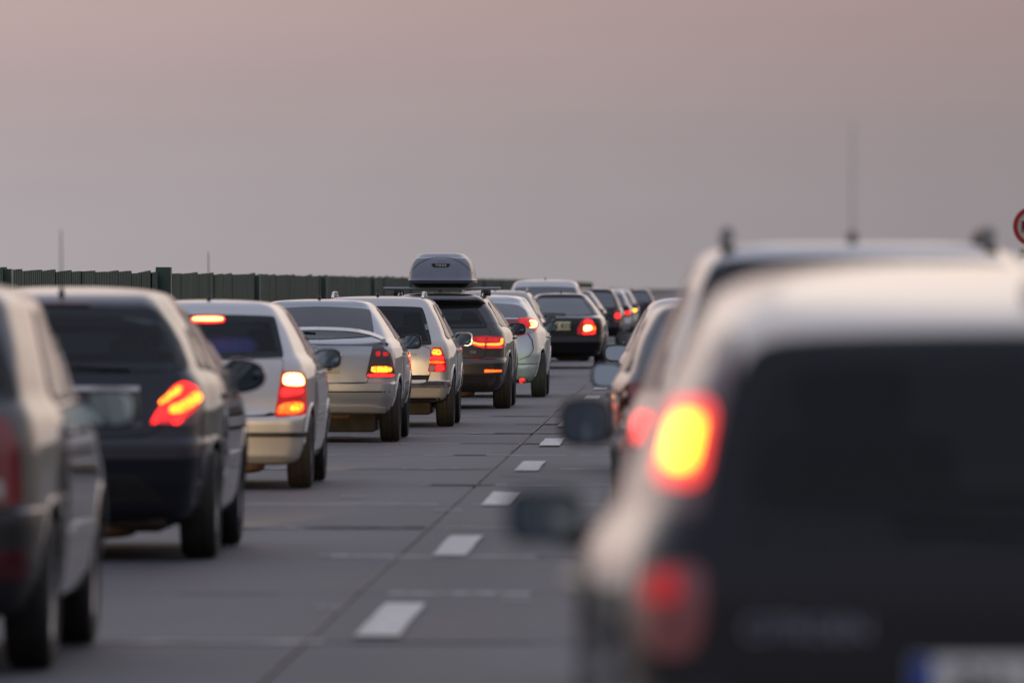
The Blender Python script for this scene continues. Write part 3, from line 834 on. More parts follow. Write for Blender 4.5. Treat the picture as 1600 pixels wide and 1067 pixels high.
# ------------------------------------------------------------------ road sign at the right edge
SRED = simple('sign_red', (.45, .025, .02), .4); SWH = simple('sign_white', (.62, .58, .5), .45, noise=.1, nscale=6); SDR = simple('sign_dark_red', (.22, .015, .015), .5)
STEEL = simple('galvanised_steel', (.30, .31, .32), .5, .8, noise=.2)
sg = empty('road_sign', (7.58, 200, 0)); tag(sg, 'round red rimmed prohibition sign with a truck, at the right edge above the roofs', 'road sign')
def disc(name, r, y, th, m, parent, z, n=48, ri=0):
    V, Fc = [], []
    for yy in (y, y + th):
        for k in range(n):
            a = 2 * math.pi * k / n; V.append((r * math.cos(a), yy, z + r * math.sin(a)))
    if ri:
        for yy in (y, y + th):
            for k in range(n):
                a = 2 * math.pi * k / n; V.append((ri * math.cos(a), yy, z + ri * math.sin(a)))
        for k in range(n):
            q = (k + 1) % n
            Fc += [(k, q, 2 * n + q, 2 * n + k), (n + k, 3 * n + k, 3 * n + q, n + q), (k, n + k, n + q, q), (2 * n + k, 2 * n + q, 3 * n + q, 3 * n + k)]
    else:
        Fc += [tuple(range(n)), tuple(range(2 * n - 1, n - 1, -1))] + [(k, n + k, n + (k + 1) % n, (k + 1) % n) for k in range(n)]
    return frompy(name, V, Fc, m, parent, smooth=False)
disc('sign_face', .445, -.01, .02, SWH, sg, 2.89)
disc('red_rim', .45, -.022, .010, SRED, sg, 2.89, ri=.345)
tk = bmesh.new()
for b in ((-.26, -.02, -.05, .13), (-.26, -.2, -.13, -.05), (-.08, -.02, -.13, -.05), (.05, .25, -.13, -.03), (.09, .21, -.03, .06)):
    box_bm(tk, b[0], b[1], -.018, -.011, 2.89 + b[2], 2.89 + b[3])
frombm('truck_pictogram', tk, SDR, sg, smooth=False)
box('supplementary_plate', -.34, .34, -.012, .004, 2.14, 2.42, SWH, sg, .004)
ar = bmesh.new(); box_bm(ar, -.25, -.22, -.018, -.0125, 2.19, 2.33)
v = [ar.verts.new(p) for p in ((-.285, -.018, 2.32), (-.185, -.018, 2.32), (-.235, -.018, 2.39))]; ar.faces.new(v)
frombm('arrow', ar, INK, sg, smooth=False)
bm = bmesh.new(); tube_bm(bm, [(0, .05, -.3), (0, .05, 3.3)], .03, 12); frombm('pole', bm, STEEL, sg)

# ================================================================== CARS
SILV = paint('paint_silver', (.57, .555, .545), .55, .34)
SILV2 = paint('paint_silver_blue', (.40, .41, .42), .6, .34)
SILV3 = paint('paint_champagne_silver', (.55, .53, .50), .5, .34)
PALE = paint('paint_pale_silver_green', (.43, .46, .465), .5, .3)
DBLU = paint('paint_dark_blue_grey', (.012, .015, .024), .2, .3, 0.25, .1)
BRWN = paint('paint_dark_brown_grey', (.030, .026, .024), .5, .3, 0.5)
BLAC = paint('paint_black', (.006, .006, .007), .2, .25, 0.25, .1)
GREY = paint('paint_mid_grey', (.16, .16, .165), .6, .33)
NAVY = paint('paint_black_navy', (.005, .005, .009), .1, .28, 0.12, .1)
WHIT = paint('paint_white', (.62, .62, .60), .0, .35)
BLUE = simple('blue_fabric', (.13, .13, .50), .8, noise=.25, nscale=12)
GLEFT = 'cars queuing in the left lane'; GRIGHT = 'cars queuing in the right lane'

# ---- L1 dark blue-grey hatchback
c = dict(L=4.28, hw=.905, H=1.55, under=.03, zb=.19, belt=1.03, roofw=.60, edge=.10, cowl=1.0, rake=1.25, bow=.16, rcx=.26, rcy=.36, tap=.07,
         rear=[(.19, .35), (.22, .16), (.3, .08), (.45, .02), (.58, 0), (.66, .01), (.70, .05), (.85, .09), (1.03, .15), (1.12, .20), (1.25, .30), (1.36, .38), (1.42, .40), (1.47, .46), (1.5, .55)], roofback=.7)
k = Car('hatchback_car', 'dark blue grey hatchback with a slanting arrow shaped brake light and chrome tailgate strip', 'car', -3.60, 50.4, c, DBLU, GLEFT)
g = k.rear_window([(0, 1.435), (.50, 1.42), (.60, 1.37), (.685, 1.24), (.735, 1.10), (.72, 1.075), (0, 1.07)], seal=.035)
k.patch('third_brake_light', mirror_half([(0, 1.462), (.17, 1.46), (.17, 1.44), (0, 1.442)]), LENSD, off=.012)
k.tailgate([(0, 1.055), (.66, 1.06), (.69, 1.02), (.60, .76), (.52, .71), (0, .69)])
k.light([(281, 597), (299, 600), (317, 626), (314, 644), (304, 663), (290, 667), (262, 664), (231, 664), (238, 656), (249, 632), (263, 611)],
        [([(283, 600), (296, 603), (312, 624), (307, 638), (288, 655), (282, 663), (236, 662), (251, 634), (266, 613)], E_LENS, .014), ([(251, 634), (247, 629), (276, 606), (284, 606), (283, 614)], E_Y), ([(263, 647), (264, 636), (285, 630), (300, 614), (311, 617), (312, 626), (296, 638), (284, 646)], E_Y),
         ([(233, 664), (246, 641), (251, 645), (246, 663)], E_R), ([(268, 664), (274, 648), (287, 648), (280, 664)], E_R), ([(264, 613), (281, 599), (296, 602), (308, 612), (298, 612), (280, 604), (262, 620)], E_R), ([(248, 636), (262, 648), (262, 655), (248, 650)], E_R), ([(275, 628), (296, 612), (299, 615), (284, 630)], E_R)], LENSD, .16)
k.strip('chrome_strip', [(0, .985), (.47, .982), (.47, .955), (0, .958)], simple('dull_trim', (.42, .40, .38), .3, .9), off=.02)
k.wiper(1.085, -.1, .42); k.wiper(1.09, -.1, .30)
for zz in (.885,): lettering('model_badge', 'HDi', .045, (.45, k.surf(.45, .775).y - .012, .775), simple('badge_dull', (.3, .31, .34), .4, .6), k.root)
k.strip('bumper_insert', [(0, .50), (.45, .49), (.56, .42), (.62, .33), (0, .33)], BLK, off=.006)
k.seats(2.2, 1.15, 1.30)
k.doors(1.15, 2.05, 3.15, quarter=[(.72, 1.10), (1.06, 1.08), (1.10, 1.28), (.92, 1.30)])
k.mirrors(2.95, 1.02, 1.055, (.125, .08, .10), DBLU, .75, shape=lambda px, py, pz, sx: (px, py, pz * (1.0 - .22 * (px * sx) / .125)))
k.antenna(.62, .37, .12)
k.finish(.78, 2.6, .315, .205)
k.headlights(2300, cutoff=-.6)

# ---- L2 silver hatchback
c = dict(L=3.96, hw=.823, H=1.45, zb=.185, belt=.985, roofw=.565, edge=.085, cowl=1.05, rake=1.1, bow=.10, rcx=.18, rcy=.24,
         rear=[(.185, .20), (.2, .10), (.25, .05), (.40, .015), (.52, 0), (.56, .02), (.575, .05), (.75, .07), (.98, .11), (1.1, .17), (1.25, .27), (1.36, .35), (1.39, .37), (1.43, .42)], roofback=.12)
k = Car('hatchback_car', 'silver hatchback with a lit bar shaped third brake light above its rear window', 'car', -3.74, 68.4, c, SILV, GLEFT)
g = k.rear_window([(0, 1.335), (.50, 1.325), (.53, 1.31), (.605, 1.03), (.59, 1.015), (0, .995)], seal=.03)
k.patch('third_brake_light', chaikin([(-.097, 1.323), (.162, 1.323), (.162, 1.271), (-.097, 1.271)], 2, .2), E_R, off=.010, vx=k.vx)
k.patch('lamp_core', chaikin([(-.085, 1.312), (.15, 1.312), (.15, 1.282), (-.085, 1.282)], 2, .2), E_3, off=.016, vx=k.vx)
k.tailgate([(0, .985), (.575, .995), (.60, .98), (.555, .60), (.53, .565), (0, .56)])
k.light([(440, 580), (470, 582), (477, 592), (479, 640), (477, 648), (431, 652), (429, 648), (436, 604)],
        [([(443, 584), (466, 584), (472, 592), (472, 604), (441, 602)], E_W), ([(440, 606), (471, 607), (470, 616), (437, 622)], E_R), ([(435, 632), (471, 627), (471, 645), (432, 650)], E_O), ([(455, 632), (470, 630), (469, 641), (452, 643)], E_Y)], E_GLOW, .1)
k.strip('bumper_strip', [(0, .437), (.66, .437), (.785, .437), (.785, .402), (0, .402)], BLK, off=.016)
k.wiper(1.02, -.30, .06); k.strip('window_shelf', [(0, 1.02), (.58, 1.03), (.60, 1.012), (0, .995)], BLK, off=.009)
k.seats(2.0, 1.0, 1.20)
bag = blob('bag', (.20 + k.X - .06, k.d + .62, 1.06), (.27, .22, .13), BLUE, None, .8, 24, 14); tag(bag, 'dark blue bag behind the rear window of the silver hatchback', 'bag')
k.doors(1.05, 1.95, 2.95)
k.mirrors(2.75, .98, .945, (.105, .075, .078), BLK, .62)
k.antenna(.75, .37, .2)
k.finish(.70, 2.46, .292, .185)
k.headlights(1500, cutoff=-.2)
lettering('model_badge', '1.4', .035, (.42, k.surf(.42, .87).y - .01, .87), GREY, k.root)

# ---- L3 silver notchback coupe with spoiler
c = dict(L=4.27, hw=.855, H=1.425, under=.17, zb=.27, belt=.985, roofw=.555, edge=.075, cowl=1.1, rake=1.05, bow=.12, rcx=.2, rcy=.28,
         rear=[(.27, .22), (.285, .12), (.33, .06), (.44, .02), (.52, 0), (.585, 0), (.60, .045), (.75, .05), (.93, .07), (.97, .10), (.985, .16), (1.0, .28), (1.06, .42), (1.2, .70), (1.34, 1.0), (1.36, 1.05)], roofback=.16)
k = Car('coupe_car', 'silver coupe with a thin raised boot spoiler and dark tail lights', 'car', -3.77, 89.0, c, SILV2, GLEFT)
g = k.rear_window([(0, 1.352), (.50, 1.325), (.53, 1.30), (.585, 1.075), (.56, 1.05), (0, 1.02)], seal=.03, tint=GD)
k.tailgate([(0, .975), (.575, .955), (.59, .94), (.53, .615), (.505, .595), (0, .59)])
# spoiler blade on two end feet
n = 16; V, Fc = [], []
for i in range(n + 1):
    x = -.735 + 1.47 * i / n; t = abs(x) / .735
    zc = 1.125 - .05 * t ** 2 - .085 * t ** 5; yc = .12 + .12 * t ** 2
    V += [(x, yc, zc - .020), (x, yc - .012, zc - .004), (x, yc + .13, zc + .026), (x, yc + .14, zc + .004)]
for i in range(n):
    for q in range(4): Fc.append((4 * i + q, 4 * i + (q + 1) % 4, 4 * i + 4 + (q + 1) % 4, 4 * i + 4 + q))
Fc += [(3, 2, 1, 0), tuple(4 * n + q for q in range(4))]
sp = frompy('spoiler', V, Fc, SILV2, k.root)
for sx in (-1, 1): box('spoiler_foot', sx * .69 - .02, sx * .69 + .02, .2, .36, .95, 1.035, SILV2, sp, .008)
k.light([(582, 541), (598, 543), (609, 553), (614, 572), (616, 590), (571, 590), (576, 566)],
        [([(580, 575), (581, 573), (610, 573), (610, 582), (579, 582)], E_Y), ([(574, 584), (613, 584), (614, 589), (573, 589)], E_R), ([(587, 549), (594, 549), (594, 557), (586, 557)], E_RD), ([(598, 550), (605, 551), (605, 557), (598, 557)], E_RD)], SMOKE, .08)
zb = .80
rc_ = k.patch('plate_recess', chaikin(mirror_half([(0, .885), (.285, .885), (.30, .865), (.30, .66), (.27, .645), (0, .645)]), 2, .2), SILV2, off=.012, th=.01)
k.strip('plate_handle', [(0, .885), (.28, .885), (.28, .855), (0, .855)], CHROME, off=.03)
k.plate(0, .745, 'LAR 418', off=.024, m=simple('plate_lit', (.75, .62, .38), .5))
rb = k.surf(0, .945); bm = bmesh.new()
tube_bm(bm, [(.045 * math.cos(a), rb.y - .012, .935 + .032 * math.sin(a)) for a in [2 * math.pi * i / 20 for i in range(21)]], .004, 6)
tube_bm(bm, [(-.062, rb.y - .014, .93), (-.01, rb.y - .016, .942), (.01, rb.y - .016, .928), (.062, rb.y - .014, .94)], .004, 6)
frombm('emblem', bm, CHROME, k.root)
k.strip('bumper_crease_shade', [(0, .512), (.80, .512), (.80, .50), (0, .50)], GAP, off=.003)  # dark strip painting the shade of the bumper crease
k.strip('bumper_lip', [(0, .375), (.55, .375), (.70, .35), (.70, .31), (0, .325)], SILV3, off=.02)
k.wiper(1.085, -.20, .0)
k.seats(2.2, 1.35, 1.24)
k.doors(1.25, 1.30 + .75, 3.1)
k.mirrors(2.85, .985, .985, (.115, .075, .075), BLK, .5)
k.antenna(1.35, .24, .25)
k.finish(.74, 2.6, .305, .195)
k.headlights(480, cutoff=1.0)

# ---- L4 champagne silver estate
c = dict(L=4.40, hw=.868, H=1.445, under=.14, zb=.275, belt=.945, roofw=.60, edge=.07, cowl=1.1, rake=1.0, bow=.08, rcx=.16, rcy=.22,
         rear=[(.275, .22), (.29, .10), (.33, .05), (.44, .01), (.455, 0), (.46, .03), (.50, .055), (.52, .07), (.75, .07), (.94, .10), (1.1, .18), (1.25, .28), (1.36, .36), (1.40, .40)], roofback=.10)
k = Car('estate_car', 'pale silver estate car with roof rails, tailgate glowing in the headlights of the car behind', 'car', -3.50, 98.7, c, SILV3, GLEFT)
g = k.rear_window([(0, 1.335), (.47, 1.325), (.52, 1.305), (.62, .925), (.60, .905), (0, .895)], seal=.03)
k.tailgate([(0, .885), (.60, .895), (.60, .62), (.575, .52), (.535, .487), (0, .482)])
k.light([(676, 543), (689, 543), (694, 556), (697, 574), (695, 581), (668, 581), (672, 562)],
        [([(676, 546), (687, 546), (691, 555), (674, 555)], E_Y), ([(674, 556), (691, 556), (693, 563), (672, 563)], E_R), ([(672, 564), (693, 564), (693, 568), (671, 568)], E_O), ([(681, 570), (692, 569), (694, 579), (680, 580)], E_R), ([(671, 571), (679, 571), (679, 579), (670, 579)], CLEARL)], E_GLOW, .08)
k.strip('bumper_strip', [(0, .470), (.48, .472), (.56, .50), (.80, .50), (.815, .45), (0, .445)], BLK, off=.012)
k.strip('bumper_lower_edge', [(0, .325), (.70, .325), (.74, .28), (0, .278)], BLK, off=.006)
k.wiper(.92, -.34, .0)
lettering('model_badge', 'TDI', .042, (.42, k.surf(.42, .80).y - .012, .80), BADGE, k.root)
k.seats(2.3, 1.4, 1.22)
k.doors(1.35, 2.2, 3.2, quarter=[(.52, .985), (1.22, .975), (1.26, 1.33), (.74, 1.335)])
k.mirrors(2.95, .955, 1.0, (.105, .075, .08), SILV3, .5)
k.rails(.62, 2.9, SILV3, .50, .055)
k.antenna(.72, .08, .3)
k.finish(.78, 2.5, .31, .195)
k.headlights(1000, cutoff=-.3)

# ---- L5 dark brown estate with roof rack
c = dict(L=4.70, hw=.92, H=1.47, zb=.21, belt=1.0, roofw=.60, edge=.085, cowl=1.15, rake=1.1, bow=.14, rcx=.24, rcy=.34, tap=.07,
         rear=[(.21, .26), (.225, .14), (.3, .06), (.44, .01), (.58, 0), (.62, .015), (.65, .05), (.8, .06), (.95, .11), (1.1, .2), (1.25, .34), (1.33, .42), (1.36, .36), (1.40, .34), (1.44, .42)], roofback=.2)
k = Car('estate_car', 'dark brown grey estate car carrying a roof box, with U shaped light lines', 'car', -3.22, 113.4, c, BRWN, GLEFT)
g = k.rear_window([(0, 1.30), (.42, 1.285), (.50, 1.25), (.615, 1.055), (.60, 1.03), (0, 1.025)], seal=.035, tint=GC)
k.tailgate([(0, 1.015), (.60, 1.02), (.65, .98), (.585, .70), (.55, .655), (0, .645)])
k.light([(734, 534), (740, 526), (760, 525), (784, 527), (788, 536), (785, 544), (757, 545), (738, 538)],
        [([(734, 533), (735, 536.5), (746, 540.5), (757.5, 540.5), (757.5, 537), (747, 537)], E_LINE), ([(760, 537), (760, 540.5), (784, 540.5), (785, 529), (781.5, 529), (781, 537)], E_LINE), ([(737, 537), (756, 542), (756, 544), (740, 540)], E_R), ([(761, 541.5), (784, 541.5), (783, 544), (761, 544)], E_R), ([(744, 528), (758, 528), (758, 535), (746, 535)], E_RD), ([(761, 528), (779, 529), (779, 535), (761, 535)], E_RD)], E_GLOW, .12)
k.pair('rear_reflector', k.tr([(757, 577.5), (783, 578), (783, 581), (757, 582)]), E_O, vx=k.vx, off=.012, step=.03)  # reflector is no lamp; the light it throws back is put in as emission
lettering('model_badge', 'TDI', .05, (.43, k.surf(.4, .735).y - .012, .722), BADGE, k.root)
k.strip('diffuser', [(0, .40), (.55, .40), (.62, .34), (.6, .26), (0, .25)], BLK, off=.006)
k.strip('roof_spoiler_edge', [(0, 1.385), (.46, 1.36), (.5, 1.335), (.46, 1.31), (0, 1.325)], BLK, off=.008)
k.wiper(1.045, -.3, .0)
k.seats(2.45, 1.5, 1.22)
k.doors(1.45, 2.35, 3.45, quarter=[(.45, 1.06), (1.34, 1.03), (1.38, 1.33), (.8, 1.345)])
k.mirrors(3.15, 1.0, 1.045, (.12, .08, .078), BLK, .6)
k.rails(.75, 3.0, CHROME, .535, .03)
bm = bmesh.new()
for yy in (1.15, 2.2): box_bm(bm, -.74, .74, yy - .045, yy + .045, 1.508, 1.545, .012)
rk = frombm('roof_rack', bm, simple('rack_aluminium', (.28, .30, .34), .35, .9), k.root)
for yy in (1.15, 2.2):
    for sx in (-1, 1):
        f = box('rack_foot', sx * .56 - .05, sx * .56 + .05, yy - .05, yy + .05, 1.43, 1.506, BLK, rk, .012)
k.finish(.80, 2.8, .335, .225)
k.headlights(800, (.88, 1.0, .72), cutoff=.6)
# roof box on the rack
bx0, by0, bz0 = k.X, k.d + .85, 1.547
LID = simple('box_lid_grey', (.17, .185, .225), .3, .2, coat=.3, noise=.08, nscale=6)
rbx = empty('roof_box', (bx0, by0, bz0)); tag(rbx, 'glossy grey roof box strapped on top of the dark brown estate car', 'roof box')
def rbox(rows):
    V, Fc = [], []
    rr = pchip(rows, 3); rings = []
    for z, yr, yf, w in rr:
        h = half_loop(yr, yf, w, min(.25, w * .5), .16, .2, .4, .07, .02); full = h + [(-x, y) for x, y in reversed(h[1:-1])]
        rings.append(range(len(V), len(V) + len(full))); V += [(x, y, z) for x, y in full]
    n = len(rings[0])
    for a, b in zip(rings[:-1], rings[1:]):
        for q in range(n): Fc.append((a[q], a[(q + 1) % n], b[(q + 1) % n], b[q]))
    Fc += [tuple(reversed(rings[0])), tuple(rings[-1])]
    return V, Fc
V, Fc = rbox([(0.055, .02, 1.95, .425), (.085, .0, 1.97, .435), (.10, .015, 1.96, .425), (.2, .04, 1.9, .415), (.30, .07, 1.75, .39), (.365, .11, 1.6, .345), (.375, .16, 1.56, .335), (.42, .28, 1.4, .28), (.435, .4, 1.2, .2)])
lid = frompy('lid', V, Fc, LID, rbx); bv = BVHTree.FromPolygons([Vector(p) for p in V], Fc)
V, Fc = rbox([(0.0, .10, 1.8, .33), (.03, .06, 1.9, .385), (.05, .05, 1.92, .39)])
frompy('base', V, Fc, BLK, rbx)
h, _, _, _ = bv.ray_cast(Vector((0, -2, .275)), Vector((0, 1, 0)))
bm = bmesh.new(); pl = [(-.125, .30), (.125, .30), (.095, .25), (-.095, .25)]
pl = chaikin(pl, 1, .15); a = [bm.verts.new((x, h.y - .012, z)) for x, z in pl]; b = [bm.verts.new((x, h.y + .02, z)) for x, z in pl]
bm.faces.new(a); [bm.faces.new((a[i], b[i], b[(i + 1) % len(a)], a[(i + 1) % len(a)])) for i in range(len(a))]
bmesh.ops.recalc_face_normals(bm, faces=bm.faces)
bd = frombm('badge', bm, BLK, lid, smooth=False)
lettering('lettering', 'THULE', .048, (0, h.y - .014, .276), simple('badge_letters', (.62, .62, .64), .4), lid, ext=.0015)
# edge moulding of the end panel
bm = bmesh.new(); arc = []
for i in range(25):
    t = -1 + 2 * i / 24; x = .40 * t; z = .375 - .20 * abs(t) ** 2.6
    q, _, _, _ = bv.ray_cast(Vector((x, -2, z)), Vector((0, 1, 0)))
    if q: arc.append((x, q.y, q.z))
tube_bm(bm, arc, .006, 6); frombm('moulding', bm, simple('moulding_dark', (.10, .10, .11), .5), lid)

# ---- L6 pale hatchback with a full-width light band
c = dict(L=4.25, hw=.882, H=1.435, zb=.20, belt=.95, roofw=.60, edge=.10, cowl=.9, rake=1.45, bow=.22, rcx=.34, rcy=.42, tap=.1,
         rear=[(.20, .30), (.215, .16), (.3, .07), (.42, .02), (.46, .03), (.48, .0), (.6, .0), (.7, .03), (.85, .09), (.95, .12), (1.0, .12), (1.06, .14), (1.09, .18), (1.12, .28), (1.2, .42), (1.3, .62), (1.34, .72)], roofback=.3)
k = Car('hatchback_car', 'pale silver hatchback with a red light band and a thin cable across its tail', 'car', -2.93, 125.2, c, PALE, GLEFT)
g = k.rear_window([(0, 1.325), (.46, 1.30), (.58, 1.22), (.61, 1.15), (.60, 1.12), (0, 1.12)], tunnel=False)
k.strip('light_band', [(0, 1.09), (.50, 1.09), (.62, 1.085), (.62, 1.035), (0, 1.035)], LENS, off=.012)
k.light([(808, 498), (828, 497), (838, 500), (842, 508), (838, 517), (828, 521), (806, 526), (811, 513)],
        [([(827, 501), (838, 502), (838, 512), (827, 513.5), (827, 511), (834, 510), (834, 508), (828, 508), (828, 506), (834, 506), (834, 504), (827, 504)], E_3), ([(812, 499), (826, 499), (826, 511), (813, 512)], E_RD)], E_GLOW, .1)
k.pair('clear_lens', chaikin(k.tr([(812, 514), (834, 512), (832, 519), (824, 522), (809, 524)]), 1), CLEARL, vx=k.vx, off=.018, step=.03)
k.pair('rear_reflector', k.tr([(812, 593), (818, 592), (823, 597), (812, 597.5)]), E_R, vx=k.vx, off=.012, step=.03)  # emission stands in for headlight thrown back by the reflector
k.strip('bumper_valance', [(0, .26), (.5, .25), (.6, .215), (0, .205)], BLK, off=.008)
a_, b_ = k.surf(.68, .86), k.surf(.55, .5)
tube('cable', [(.60, k.surf(.60, .93).y - .015, .93), (.68, k.surf(.68, .82).y - .02, .80), (.70, k.surf(.70, .70).y - .025, .68), (.64, k.surf(.64, .58).y - .02, .58), (.5, k.surf(.5, .53).y - .015, .53)], .005, BLK, k.root, 6)
k.wiper(1.15)
k.doors(1.2, 2.05, 3.1)
k.mirrors(3.0, .97, .99, (.125, .075, .078), BLK, .7, shape=lambda px, py, pz, sx: (px, py, pz * (1.0 - .5 * max(0, px * sx) / .125)))
k.antenna(1.0, 0)
k.finish(.72, 2.63, .315, .205)
k.headlights(300, (.95, 1.0, .85))

# ---- L7 beige estate ahead of it, mostly hidden
EST = dict(L=4.55, hw=.88, H=1.49, zb=.25, belt=.98, roofw=.62, edge=.09, cowl=1.1, rake=1.0, bow=.1, sub=2,
           rear=[(.25, .22), (.27, .10), (.33, .04), (.5, 0), (.6, .04), (.95, .10), (1.1, .18), (1.35, .36), (1.4, .40)], roofback=.12)
SAL = dict(L=4.47, hw=.87, H=1.43, zb=.22, belt=.965, roofw=.52, edge=.085, cowl=1.2, rake=1.0, bow=.12, sub=2, rcx=.26, rcy=.34,
           rear=[(.22, .24), (.24, .12), (.3, .05), (.5, 0), (.62, .03), (.85, .05), (.94, .08), (.965, .14), (.98, .5), (1.0, .62), (1.2, .98), (1.33, 1.22), (1.36, 1.3)], roofback=.2)
def far_car(name, label, cat, X, d, spec, pm, group, kind, lampm=E_R, lampz=.82, **kw):
    k = Car(name, label, cat, X, d, spec, pm, group, simple_=True); s = spec; b = s['belt']; t = s['H'] - s['edge'] - .035; w = s['roofw']
    k.rear_window([(0, t + .01), (w - .10, t - .005), (w - .05, t - .03), (s['hw'] - .20, b + .06), (s['hw'] - .23, b + .03), (0, b + .03)], tunnel=False)
    zt = kw.get('gate', .5)
    k.tailgate([(0, b + .0), (s['hw'] - .24, b + .0), (s['hw'] - .29, zt + .05), (s['hw'] - .34, zt), (0, zt)])
    hw = s['hw']
    for mr in (False, True):
        lz = kw.get('lz', (.68, .96))
        li = k.patch('tail_light', chaikin([(hw - .24, lz[1]), (hw - .10, lz[1] - .01), (hw - .05, lz[0] + .04), (hw - .06, lz[0]), (hw - .27, lz[0])], 1), LENS, mirror=mr, off=.012, step=.06)
        k.patch('lamp', chaikin([(hw - .22, (lz[0] + lz[1]) / 2 + .06), (hw - .10, (lz[0] + lz[1]) / 2 + .05), (hw - .09, (lz[0] + lz[1]) / 2 - .06), (hw - .23, (lz[0] + lz[1]) / 2 - .06)], 1), lampm, parent=li, mirror=mr, off=.017, step=.06)
    k.plate(0, kw.get('pz', .75), kw.get('plate', 'PK 207'), blue=True)
    if kind == 'saloon': k.doors(1.45, 2.25, 3.25, handle=True)
    else: k.doors(1.3, 2.15, 3.15, quarter=[(.5, b + .05), (1.2, b + .03), (1.24, t), (.75, t)])
    k.mirrors(s['L'] - 1.55, b + .0, s['hw'] + .13, kw.get('msz', (.11, .075, .08)), kw.get('mcol', BLK), .6, tilt=kw.get('tilt', 0), tint=kw.get('mt', MIRR))
    k.antenna(.9 if kind != 'saloon' else 1.5, kw.get('ant', .07))
    k.wiper(b + .05)
    if kw.get('rails'): k.rails(.6, 2.9, kw['rails'], w - .08, .05)
    k.finish(.80, 2.6, .31, .2)
    return k
k = far_car('estate_car', 'beige estate with roof rails, hidden behind the pale hatchback with the red light band', 'car', -3.38, 152, EST, paint('paint_beige', (.42, .40, .36), .5, .35), GLEFT, 'estate', rails=simple('rail_grey', (.3, .3, .31), .4, .8), ant=.07)
k = Car('saloon_car', 'black saloon with a lit yellow number plate and round white hot brake lamp', 'car', -2.53, 170, SAL, BLAC, GLEFT, simple_=False)
k.rear_window([(0, 1.33), (.36, 1.325), (.41, 1.30), (.60, 1.04), (.57, 1.015), (0, 1.0)], tunnel=False)
k.tailgate([(0, .955), (.58, .945), (.55, .68), (.50, .63), (0, .62)])
k.light([(902, 513), (909, 501), (918, 497), (926, 500), (931, 509), (931, 522), (902, 523)],
        [([(912, 509), (924, 508), (925, 516), (912, 518)], E_W), ([(910, 519), (930, 518.5), (930, 522), (910, 523)], E_R), ([(914, 500), (924, 501), (928, 507), (912, 507)], E_R), ([(925, 508), (930, 510), (930, 517), (925, 517)], E_O)], E_GLOW, .12)
k.plate(-.0, .805, 'KE 825', off=.02, w=.40, h=.16, blue=False, m=simple('plate_lit_yellow', (.85, .78, .45), .5))
k.wiper(1.03)
k.doors(1.5, 2.3, 3.3)
k.mirrors(2.95, .97, .99, (.10, .07, .075), BLK, .6)
k.antenna(1.6, .04)
k.finish(.85, 2.72, .31, .21)
k.headlights(200)
VAN = dict(EST, H=1.70, L=4.6, hw=.92, belt=1.12, roofw=.68, edge=.12, rear=[(.25, .22), (.27, .10), (.33, .04), (.5, 0), (.6, .04), (1.1, .10), (1.25, .16), (1.5, .30), (1.56, .36), (1.6, .40)])
far_car('minivan', 'tall white minivan whose roof rises above the cars around it', 'minivan', -3.08, 186, VAN, WHIT, GLEFT, 'van', ant=.06, lz=(.85, 1.2))
far_car('saloon_car', 'silver blue saloon just ahead of the tall minivan, only its roof showing', 'car', -3.05, 203, SAL, SILV2, GLEFT, 'saloon', ant=.09, plate='ZA 614')
far_car('saloon_car', 'dark saloon with pale blue rear glass behind the black saloon', 'car', -2.95, 216, dict(SAL, H=1.47), GREY, GLEFT, 'saloon', ant=.1, plate='BL 330')
far_car('minivan', 'black minivan with tall stacked brake lamps at its corner', 'minivan', -2.68, 232, dict(EST, H=1.52), BLAC, GLEFT, 'van', lampm=E_R, lz=(.62, .98), ant=.14, plate='TN 771')
far_car('hatchback_car', 'silver hatchback far up the left lane, between the black minivan and an orange brake lamp', 'car', -2.62, 258, dict(EST, H=1.48, L=4.0), SILV, GLEFT, 'hatch', ant=.12, plate='NR 152')
far_car('hatchback_car', 'beige hatchback far up the left lane with one bright orange brake lamp', 'car', -2.58, 280, dict(EST, H=1.47, L=4.0), SILV3, GLEFT, 'hatch', lampm=E_A, lz=(.72, .95), ant=.1, plate='PO 905')
far_car('estate_car', 'farthest dark car in the left lane with sky in its rear glass', 'car', -2.15, 312, dict(EST, H=1.48), DBLU, GLEFT, 'estate', ant=.1, plate='MA 440')

# ---- L0 grey hatchback cut by the left edge
c = dict(L=4.02, hw=.86, H=1.575, zb=.22, belt=1.06, roofw=.70, edge=.10, cowl=1.05, rake=.95, bow=.10, rcx=.20, rcy=.28, cladding=.655,
         rear=[(.22, .20), (.235, .10), (.3, .04), (.45, 0), (.6, 0), (.645, .01), (.665, .05), (.9, .07), (1.06, .10), (1.2, .17), (1.38, .30), (1.43, .34), (1.5, .4)], roofback=.14)
k = Car('hatchback_car', 'blurred silver grey hatchback with a dark bumper, cut off by the left edge', 'car', -3.43, 35.6, c, paint('paint_grey_metallic', (.075, .072, .072), .6, .3), GLEFT)
k.rear_window([(0, 1.43), (.58, 1.42), (.625, 1.39), (.735, 1.11), (.70, 1.09), (0, 1.085)], seal=.035)
k.tailgate([(0, 1.07), (.60, 1.075), (.615, 1.05), (.57, .72), (.54, .69), (0, .685)])
for mr in (False, True):
    li = k.patch('tail_light', chaikin([(.60, 1.02), (.675, 1.04), (.725, .95), (.745, .72), (.73, .68), (.585, .68), (.60, .80)], 2, .15), LENS, mirror=mr, off=.012, step=.03)
    k.patch('lamp', chaikin([(.62, .78), (.68, .78), (.68, .70), (.61, .70)], 1), CLEARL, parent=li, mirror=mr, off=.018, step=.03)
k.pair('rear_reflector', [(.64, .50), (.77, .50), (.77, .38), (.64, .38)], LENSD, off=.01, step=.03)
k.plate(0, .86, 'KN 263')
k.wiper(1.11, -.3, .05)
k.seats(2.05, 1.1, 1.3)
